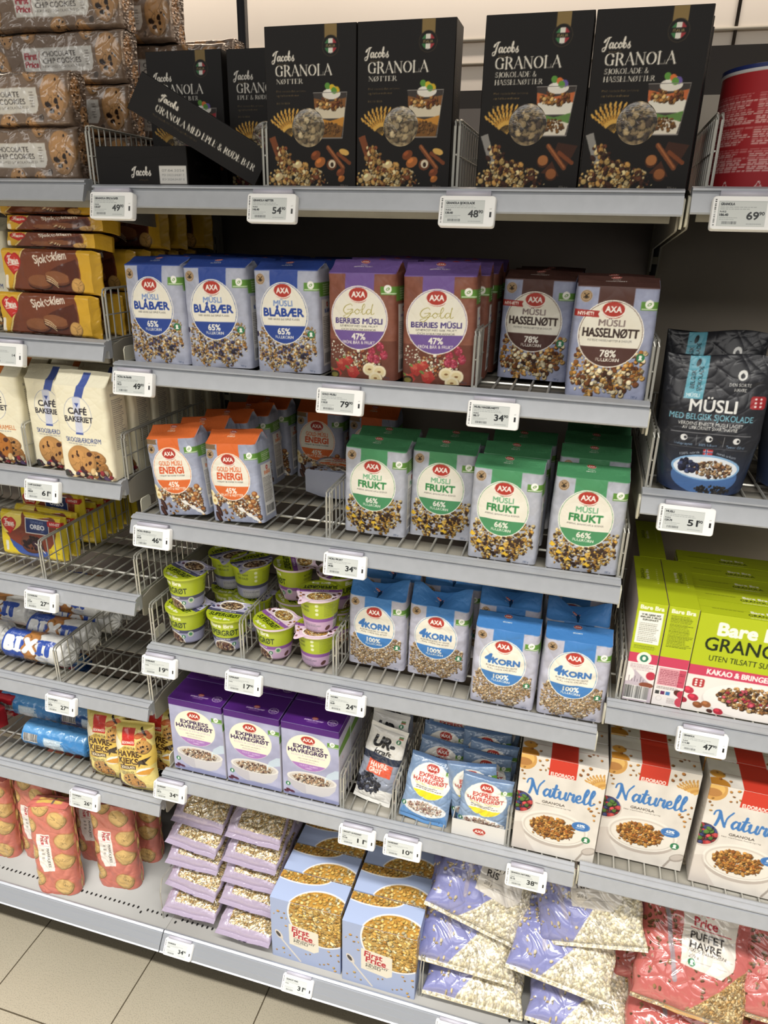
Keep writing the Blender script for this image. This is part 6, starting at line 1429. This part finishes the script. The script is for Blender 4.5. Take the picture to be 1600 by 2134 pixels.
# blue rolls and oat biscuit bags, sixth shelf of the left bay
z = ZA[5] + .0038
G = 'light blue biscuit rolls'
for kd, x, y, d, w in [('sae', -.352, .095, 0, 'light blue biscuit roll in front on the wire deck'), ('sae', -.505, .185, 0.0, 'light blue biscuit roll in the bottom row behind, left'), ('saed', -.31, .185, 0.0, 'dark blue biscuit roll in the bottom row behind, right'), ('sae', -.50, .205, .058, 'light blue biscuit roll upper left near the picture edge'), ('saed', -.312, .205, .058, 'dark blue biscuit roll with red lettering left of the yellow bags'), ('saed', -.49, .27, .09, 'dark blue biscuit roll highest under the shelf above'), ('saed', -.47, .27, .03, 'dark blue biscuit roll beneath the highest one')]:
    put(kd, x, y, z + d, w, 'biscuit roll', G)
for k in range(3): put('red', -.645, .10 + .055 * k, z, 'red biscuit pack at the left picture edge, ' + ['front', 'middle', 'rear'][k] + ' one', 'biscuit pack', 'red biscuit packs')
G = 'yellow oat biscuit bags'
put('hk', -.176, .022, z, 'yellow oat biscuit bag with red square, left one in front', 'biscuit bag', G, rx=-9, ry=-3); put('hk', -.082, .004, z + .004, 'yellow oat biscuit bag with red square, right one in front', 'biscuit bag', G, rx=-12, ry=-7, sc=(1, 1, .95)); put('hk', -.062, .075, z, 'yellow oat biscuit bag behind the two front ones', 'biscuit bag', G, rx=-5); put('hk', -.165, .085, z, 'yellow oat biscuit bag behind the left front one', 'biscuit bag', G, rx=-4)

# coral biscuit packs, bottom shelf of the left bay
z = .1478
G = 'coral tea biscuit packs on the bottom shelf'
put('marie', -.322, -.040, z, 'coral tea biscuit pack standing foremost at the shelf edge', 'biscuit pack', G, rx=-7, ry=-3, rz=8); put('marie', -.188, .020, z, 'coral tea biscuit pack right of the foremost one, last at the right', 'biscuit pack', G, rx=-4, ry=-2, rz=6)
for k, (x, y) in enumerate([(-.552, .015), (-.438, .034), (-.29, .075), (-.425, .115), (-.185, .11), (-.55, .1)]): put('marie', x, y, z, 'coral tea biscuit pack ' + ['cut by the left picture edge', 'between the left edge pack and the foremost pack', 'in the gap behind the foremost and the right pack', 'in the second row, left', 'in the second row, right', 'in the second row at the picture edge'][k], 'biscuit pack', G, rx=-2, rz=[3, -4, 2, 0, 3, 0][k])

# muesli bags, second shelf
z = ZB[1] + dz
for kd, pl, xs in [('blue', 'blue topped blueberry muesli bag', [.080, .196, .322]), ('gold', 'purple topped berry muesli bag', [.453, .578])]:
    G = pl + 's'
    for k, x in enumerate(xs):
        pos = (['leftmost of the three in front', 'middle of the three in front', 'rightmost of the three in front'] if len(xs) == 3 else ['left one in front', 'right one in front'])[k]
        put(kd, x, .0265 + .003 * k, z, pl + ', ' + pos, 'muesli bag', G, rz=[-4, 2, -1][k], ry=-1.5)
        for j in range(3): put(kd, x + .006 + .004 * j, .098 + .071 * j, z, pl + ', ' + ['second', 'third', 'fourth'][j] + ' in the row behind the ' + pos.split(' of')[0].split(' one')[0] + ' front bag', 'muesli bag', G, rz=[2, -3, 1][j])
G = 'brown topped hazelnut muesli bags'
put('nut', .716, .128, z, 'brown topped hazelnut muesli bag set back in the shade', 'muesli bag', G, rz=-5); put('nut', .835, .026, z, 'brown topped hazelnut muesli bag at the front shelf edge', 'muesli bag', G, rz=1); put('nut', .722, .20, z, 'brown topped hazelnut muesli bag behind the set back one', 'muesli bag', G, rz=-2); put('nut', .832, .10, z, 'brown topped hazelnut muesli bag behind the front one', 'muesli bag', G); put('nut', .726, .275, z, 'brown topped hazelnut muesli bag deepest behind the set back one', 'muesli bag', G)

# third shelf
z = ZB[2] + dz
G = 'orange topped energy muesli bags'
put('energi', .094, .031, z + .003, 'orange topped energy muesli bag, left one in front', 'muesli bag', G, ry=-8, rx=-2, rz=-2); put('energi', .210, .033, z + .003, 'orange topped energy muesli bag, right one in front', 'muesli bag', G, ry=-6, rx=-2, rz=-4)
for k, (x, y, a) in enumerate([(.118, .10, -7), (.128, .17, -5), (.139, .24, -4), (.148, .31, -3), ]): put('energi', x, y, z + .003, 'orange topped energy muesli bag, ' + ['second', 'third', 'fourth', 'fifth'][k] + ' in the left row', 'muesli bag', G, ry=a, rz=-2)
put('energi', .262, .325, z, 'orange topped energy muesli bag standing dark at the back', 'muesli bag', G); put('energi', .384, .325, z, 'orange topped energy muesli bag at the back behind a price tag', 'muesli bag', G)
put('energi', .330, .205, z + .062, 'energy muesli bag lying on its back, base to the front', 'muesli bag', G, rx=-88, rz=-3, sc=(1, 1, .55))
G = 'green topped fruit muesli bags'
for k, (x, y, a, w) in enumerate([(.466, .066, -2, 'first from the left, set back'), (.585, .088, 0, 'second from the left, set back in shade'), (.703, .0265, -2, 'third from the left, at the shelf edge'), (.836, .0265, 1, 'fourth from the left, at the right shelf end'), (.468, .137, 3, 'behind the first from the left'), (.590, .158, 0, 'behind the second from the left'), (.708, .098, 0, 'just behind the third from the left'), (.715, .170, 2, 'farther behind the third from the left'), (.838, .098, 0, 'just behind the fourth from the left'), (.84, .170, -1, 'farther behind the fourth from the left'), (.842, .242, 0, 'deepest behind the fourth from the left')]):
    put('frukt', x, y, z + (.0 if k < 6 else .004 * (k - 5)), 'green topped fruit muesli bag, ' + w, 'muesli bag', G, rz=a)

# fourth shelf
z = ZB[3] + dz
G = 'grey porridge cups'
for k, (x, y, d, rz, w) in enumerate([(.062, .066, 0, -28, 'lower cup of the front left stack'), (.066, .068, .079, -24, 'upper cup of the front left stack'), (.158, .066, 0, 2, 'single cup in front beside the divider'), (.112, .172, 0, 6, 'lower cup behind the front left stack'), (.108, .176, .079, -128, 'upper cup behind the front left stack'), (.172, .150, 0, -30, 'lower cup behind the single front cup'), (.172, .152, .079, -138, 'upper cup behind the single front cup'), (.070, .27, 0, 0, 'lower cup at the back left'), (.07, .27, .079, 40, 'upper cup at the back left')]):
    put('cupg', x, y, z + d, 'green and grey porridge cup, ' + w, 'porridge cup', G, rz=rz)
G = 'pink porridge cups'
for k, (x, y, d, rz, w) in enumerate([(.262, .066, 0, -34, 'single cup in front beside the divider'), (.353, .066, 0, -172, 'lower cup of the front right stack with barcode'), (.358, .068, .079, -165, 'upper cup of the front right stack'), (.264, .172, 0, -50, 'lower cup behind the single front cup'), (.262, .172, .079, -62, 'upper cup behind the single front cup'), (.362, .165, 0, 60, 'lower cup behind the front right stack'), (.362, .165, .079, 80, 'upper cup behind the front right stack')]):
    put('cupp', x, y, z + d, 'green and pink porridge cup, ' + w, 'porridge cup', G, rz=rz)
G = 'blue topped four grain muesli bags'
for k, (kd, x, y, a, w) in enumerate([('kornd', .472, .076, -1, 'first from the left, set back'), ('kornd', .594, .076, -1, 'second from the left, set back'), ('korn', .727, .0265, -1, 'third from the left, at the shelf edge'), ('korn', .850, .0265, 1, 'fourth from the left, at the right shelf end'), ('kornd', .606, .148, 2, 'behind the second from the left'), ('kornd', .722, .100, 0, 'just behind the third from the left'), ('kornd', .718, .172, 0, 'farther behind the third from the left'), ('kornd', .846, .100, 0, 'just behind the fourth from the left'), ('korn', .838, .185, 0, 'standing dark at the back behind the fourth'), ('kornd', .480, .16, 3, 'behind the first from the left')]):
    put(kd, x, y, z + (.0 if k not in (4, 5, 6, 8) else .01), 'blue topped four grain muesli bag, ' + w, 'muesli bag', G, rz=a)

# fifth shelf
z = ZB[4] + dz
G = 'purple topped porridge cartons'
for k in range(3):
    for j in range(3): put('expr', .0825 + .1325 * k, .0265 + .0775 * j, z, 'purple topped porridge carton, ' + ['left', 'middle', 'right'][k] + ' one in the ' + ['front row', 'second row', 'third row'][j], 'carton', G)
G = 'grey and white porridge sachets'
for k, (x, y, rx, ry, d) in enumerate([(.472, .052, -16, 8, .0), (.480, .10, -12, 3, .004), (.482, .15, -8, 0, .02), (.482, .20, -6, 0, .03)]): put('urk', x, y, z + d, 'grey and white berry porridge sachet, ' + ['front one leaning at the wire divider', 'second one, half hidden', 'third one', 'rearmost one'][k], 'sachet', G, rx=rx, ry=ry, rz=-4)
G = 'blue porridge sachets'
for k, (x, y, rx, ry, d) in enumerate([(.590, .030, -22, 6, 0), (.604, .085, -16, 4, .006), (.606, .135, -12, 2, .012), (.612, .185, -8, 1, .03)]): put('xs', x, y, z + d, 'blue porridge sachet with cream badge, ' + ['front one in the left row', 'second one in the left row', 'third one in the left row', 'rearmost one in the left row'][k], 'sachet', G, rx=rx, ry=ry)
put('tray', .7085, .0235, z, 'white cardboard display tray with red oval logo', 'tray', None)
put('xs', .713, .027, z + .0045, 'blue porridge sachet standing in the white display tray', 'sachet', G, rx=-4, ry=2); put('xs', .700, .052, z + .006, 'blue porridge sachet second in the white display tray, tilted', 'sachet', G, rx=-6, ry=-9)
for k in range(7): put('xs', .706 + .004 * math.sin(k * 2.1), .085 + .021 * k, z + .004 + .012 * k, 'blue porridge sachet in the right row behind the display tray, ' + ['foremost', 'second', 'third', 'fourth', 'fifth', 'sixth', 'rearmost'][k], 'sachet', G, rx=-10, ry=4 * math.sin(k * 1.7), rz=3 * math.sin(k))
G = 'white granola cartons with red band'
put('nat', .8545, .0265, z, 'white granola carton with red band at the right end of the middle bay', 'carton', G); put('nat', .8545, .100, z, 'white granola carton behind the one in the middle bay', 'carton', G)
z4 = ZC[3] + dz
for k in range(2):
    for j in range(3): put('nat', [1.0165, 1.186][k], [.052, .034][k] + .074 * j, z4, 'white granola carton with red band in the right bay, ' + ['left', 'right'][k] + ' column, ' + ['front', 'second', 'third'][j] + ' one', 'carton', G, rz=[0, -1][k])

# right bay
z = ZC[0] + dz
put('can', 1.0125, .104, z, 'red round granola tub with blue lid and white small print', 'tub', None, rz=150)
z = ZC[1] + dz
G = 'black muesli pouches'
put('pouch', .993, .020, z, 'black stand up muesli pouch with blue strip, front one', 'pouch', G, rx=-3, sc=(1, 1, .9)); put('pouch', .995, .115, z, 'black stand up muesli pouch behind the front one', 'pouch', G, rx=-2, rz=-3); put('pouch', 1.148, .075, z, 'black stand up muesli pouch cut by the right picture edge', 'pouch', G, rz=4)
z = ZC[2] + dz
G = 'lime green granola cartons'
put('lime0', .957, .026, z, 'lime green granola carton turned sideways, leftmost with barcode', 'carton', G); put('lime1', 1.0055, .026, z, 'lime green granola carton turned sideways, with pink table', 'carton', G); put('lime0', .968, .215, z, 'lime green granola carton turned sideways at the back', 'carton', G)
for j in range(5): put('lime', 1.1235 - .004 * j, .027 + .0505 * j, z, 'lime green granola carton facing front, ' + ['first', 'second', 'third', 'fourth', 'fifth'][j] + ' in the row', 'carton', G)
put('lime', 1.315, .09, z, 'lime green granola carton at the right picture edge', 'carton', G)

# bottom shelf of the middle bay
z = .1478
G = 'lilac oat bags'
for k, (x, y, d, rx, ry, rz, w) in enumerate([(.045, -.030, .0, -82, 2, 3, 'lowest in the left stack'), (.040, -.012, .052, -74, 3, -4, 'second lowest in the left stack, crumpled'), (.036, .012, .104, -76, 2, 2, 'middle one of the left stack'), (.030, .022, .150, -74, 3, -3, 'second from the top of the left stack'), (.038, .045, .198, -68, 3, 0, 'topmost of the left stack'), (.195, -.046, .0, -84, 2, 1, 'lowest in the right stack, at the shelf edge'), (.188, -.012, .052, -80, 2, 0, 'second lowest in the right stack'), (.187, .008, .100, -78, 2, 1, 'middle one of the right stack'), (.186, .020, .148, -76, 2, 0, 'second from the top of the right stack'), (.190, .035, .205, -68, 4, 2, 'topmost of the right stack')]):
    put('oats', x, y, z + .062 + d, 'lilac see through bag of oats, ' + w, 'oat bag', G, rx=rx, ry=ry, rz=rz, sc=(.92, .86, 1))
G = 'light blue crunchy muesli cartons'
for k in range(2):
    for j in range(4): put('fp', [.350, .5245][k], [-.030, -.038][k] + .0805 * j, z, 'light blue crunchy muesli carton, ' + ['left', 'right'][k] + ' column, ' + ['front', 'second', 'third', 'rearmost'][j] + ' one', 'carton', G)
G = 'puffed rice bags'
for k, (x, y, zz, rx, ry, rz, w) in enumerate([(.735, -.040, .212, -80, 2, 2, 'lowest left one at the shelf edge'), (.955, -.045, .222, -80, 1, -2, 'lowest right one'), (.712, -.030, .280, -66, 5, 3, 'second layer on the left'), (.905, -.035, .318, -64, 7, -2, 'second layer on the right'), (.722, -.006, .368, -47, 22, 4, 'topmost left one with white label'), (.950, -.004, .398, -47, -18, -3, 'topmost right one with folded corner'), (.842, .15, .355, -52, 0, 0, 'narrow one between the two topmost'), (1.055, .13, .44, -60, 10, 0, 'small corner behind the topmost right one')]):
    put('rist' if 'topmost left' in w or w.startswith('topmost right') else 'ris', x, y, zz, 'clear and violet puffed rice bag, ' + w, 'puffed rice bag', G, rx=rx, ry=ry, rz=rz)
G = 'coral puffed oat bags'
for k, (x, y, zz, rx, ry, rz, w) in enumerate([(1.150, -.034, .318, -47, 4, -2, 'front one with grey label'), (1.352, -.012, .325, -47, 4, 0, 'right one cut by the picture edge'), (1.150, -.045, .235, -72, 4, -3, 'lower one at the bottom picture edge'), (1.37, -.045, .235, -72, 2, 0, 'lower right one'), (1.126, .055, .262, -52, 0, 3, 'one behind the front one at its left edge')]):
    put('havre', x, y, zz, 'coral and clear puffed oat bag, ' + w, 'puffed oat bag', G, rx=rx, ry=ry, rz=rz)

# ------------------------------------------------------------------ electronic price tags
TAGS = [('B', 0, .046, 'GRANOLA EPLE & BÆR', '133.07', '49', '90'), ('B', 0, .322, 'GRANOLA NØTTER', '146.40', '54', '90'), ('B', 0, .617, 'GRANOLA SJOKOLADE', '130.40', '48', '90'),
 ('B', 1, .049, 'MÜSLI BLÅBÆR', '79.21', '49', '90'), ('B', 1, .429, 'GOLD MUSLI', '110.21', '79', '90'), ('B', 1, .676, 'MUSLI HASSELNØTT', '58.17', '34', '90'), ('B', 2, .053, 'MÜSLI ENERGI', '59.59', '46', '90'), ('B', 2, .438, 'MÜSLI FRUKT', '49.86', '34', '90'),
 ('B', 3, .037, 'SUPERGRØT', '', '19', '90'), ('B', 3, .226, 'SUPERGRØT', '', '17', '90'), ('B', 3, .440, '4-KORN', '36.89', '24', '90'), ('B', 4, .028, 'HAVREGRØT', '105.76', '34', '90'), ('B', 4, .465, 'URKRAFT HAVREGRØT', '131.06', '11', '90'), ('B', 4, .562, 'HAVREGRØT', '', '10', '90'), ('B', 4, .812, 'GRANOLA NATURELL', '81.16', '38', '90'),
 ('A', 1, -.211, '', '', '', '14'), ('A', 2, -.181, 'CAFE BAKERIET', '308.50', '61', '90'), ('A', 3, -.231, 'COOKIELEDE', '147.26', '27', '54'), ('A', 4, -.227, 'HAVREKJEKS', '108.98', '27', '90'), ('A', 5, -.208, 'HAVREKJEKS', '', '26', '90'),
 ('C', 0, .973, 'GRANOLA', '186.40', '69', '90'), ('C', 1, .974, 'MUSLI', '129.75', '51', '90'), ('C', 2, 1.064, 'GRANOLA', '111.40', '47', '90'),
 ('base', 0, .042, 'HAVREGRYN', '', '34', '90'), ('base', 0, .345, 'CRUNCHY MUSLI', '', '31', '90'), ('base', 0, .700, 'PUFFET RIS', '', '16', '90')]
TW, TH = .066, .035
def make_case():
    m = MB(); q = .0035; P = []
    for (sx, sz) in ((1, 1), (-1, 1), (-1, -1), (1, -1)):
        a0 = {(1, 1): 0, (-1, 1): 90, (-1, -1): 180, (1, -1): 270}[(sx, sz)]
        for a in range(0, 91, 30): P.append((sx * (TW / 2 - q) + q * math.cos(R(a0 + a)), sz * (TH / 2 - q) + q * math.sin(R(a0 + a))))
    ringp = lambda y, s: [(x * s, y, zz * s) for x, zz in P]
    A = np.array([ringp(0.0105, 1), ringp(.0012, 1), ringp(0, .975)])
    m.grid(A, wrap=True, flip=True); m.poly(A[2][::-1]); m.poly(A[0])
    return m.build('case', M_TAG)
def side_print(case):
    c = Cv(4, 31, '#f1f1ef', px=.12); c.barcode(.6, 1, 3.4, 30, 4, '#f1f1ef', True); c.ready(.3)
    u, v = np.meshgrid(np.linspace(0, 1, 12), np.linspace(0, 1, 90)); MB().grid(np.stack([-TW / 2 + .0016 + .0036 * u, 0 * u - .0002, (v - .5) * .030], -1), c.at(u, 1 - v)).build('barcode_strip', M_TAGP, case)
    c = Cv(4, 14, '#f1f1ef', px=.12); c.rect(1, 6, 3.2, 12, '#1b1b1d'); c.text('#9', 2, 2.5, h=1.6, c='#9a9a98'); c.ready(.3)
    u, v = np.meshgrid(np.linspace(0, 1, 12), np.linspace(0, 1, 40)); MB().grid(np.stack([TW / 2 - .0072 + .004 * u, 0 * u - .0002, (v - .62) * .014], -1), c.at(u, 1 - v)).build('signal_window', M_TAGP, case)
def make_screen(t, kg, a, b):
    W, H = 47, 26; c = Cv(W, H, '#c9cdca', px=.11); k = '#33373a'
    c.text(t, 2, 3, h=2.5, c=k, bold=.05, al='l', w=min(W * .8, max(1, len(t)) * 1.95)); c.lines(2, 5.4, 38, 9.2, 2, '#7d8284', len(t), .35, .7)
    c.text('Pr/KG', 2, 11, h=1.7, c=k, al='l', bold=.03)
    if kg: c.text(kg, 2, 14.2, h=2.3, c=k, al='l', bold=.06)
    c.lines(2, 16.5, 20, 20, 2, '#7d8284', 7, .35, .7); rg = np.random.RandomState(len(t))
    x = 5
    while x < 19: w = .3 + .5 * rg.rand(); c.rect(x, 21, x + w, 24, '#5a5e60'); x += w + .3 + .4 * rg.rand()
    c.text(a, 34.5, 15, h=7.6, c='#1f2224', bold=.03, w=11.5); c.text(b, 43, 12.6, h=3.4, c='#1f2224', w=5, bold=.03); c.lines(29, 22.5, 45, 24.4, 1, '#8d9294', 5, .5, .7)
    c.rect(0, 0, W, .35, '#9aa09e'); c.rect(0, 0, .35, H, '#9aa09e'); c.ready(.33)
    u, v = np.meshgrid(np.linspace(0, 1, 142), np.linspace(0, 1, 80))
    return MB().grid(np.stack([-.0265 + .047 * u, 0 * u - .0003, (v - .5) * .026 - .001], -1), c.at(u, 1 - v)).build('screen', M_SCREEN)
T0 = None
for bay, i, x, t, kg, a, b in TAGS:
    e = empty('price_tag')
    if T0 is None:
        T0 = e; k = make_case(); k.parent = e; side_print(k)
        MB().box(-.026, .026, .0005, .0115, TH / 2, TH / 2 + .0055).build('clip', M_CLIP, e, smooth=False)
    else:
        for ch in list(T0.children):
            if not ch.name.startswith('screen'): dup(ch, e)
    make_screen(t, kg, a, b).parent = e
    where = 'on the bottom shelf rail' if bay == 'base' else 'on the %s shelf of the %s bay' % (ORD[i], BAYW[bay])
    near = {.046: ' at its left end', .322: ' below the nut cartons', .617: ' below the chocolate cartons'}.get(x, '')
    tag(e, 'white electronic price tag reading %s %s' % ((a + ' ' + b).strip(), where), 'price tag', 'electronic price tags')
    e.scale = (1.2, 1, 1.17) if bay != 'base' else (1.12, 1, 1.05)
    if bay == 'base': e.location = (x, -.0742, .1325); e.rotation_euler = (R(-34), 0, 0)
    else:
        z = {'A': ZA, 'B': ZB, 'C': ZC}[bay][i]; e.location = (x, -.0195, z - .0262); e.rotation_euler = (R(-13), 0, 0)
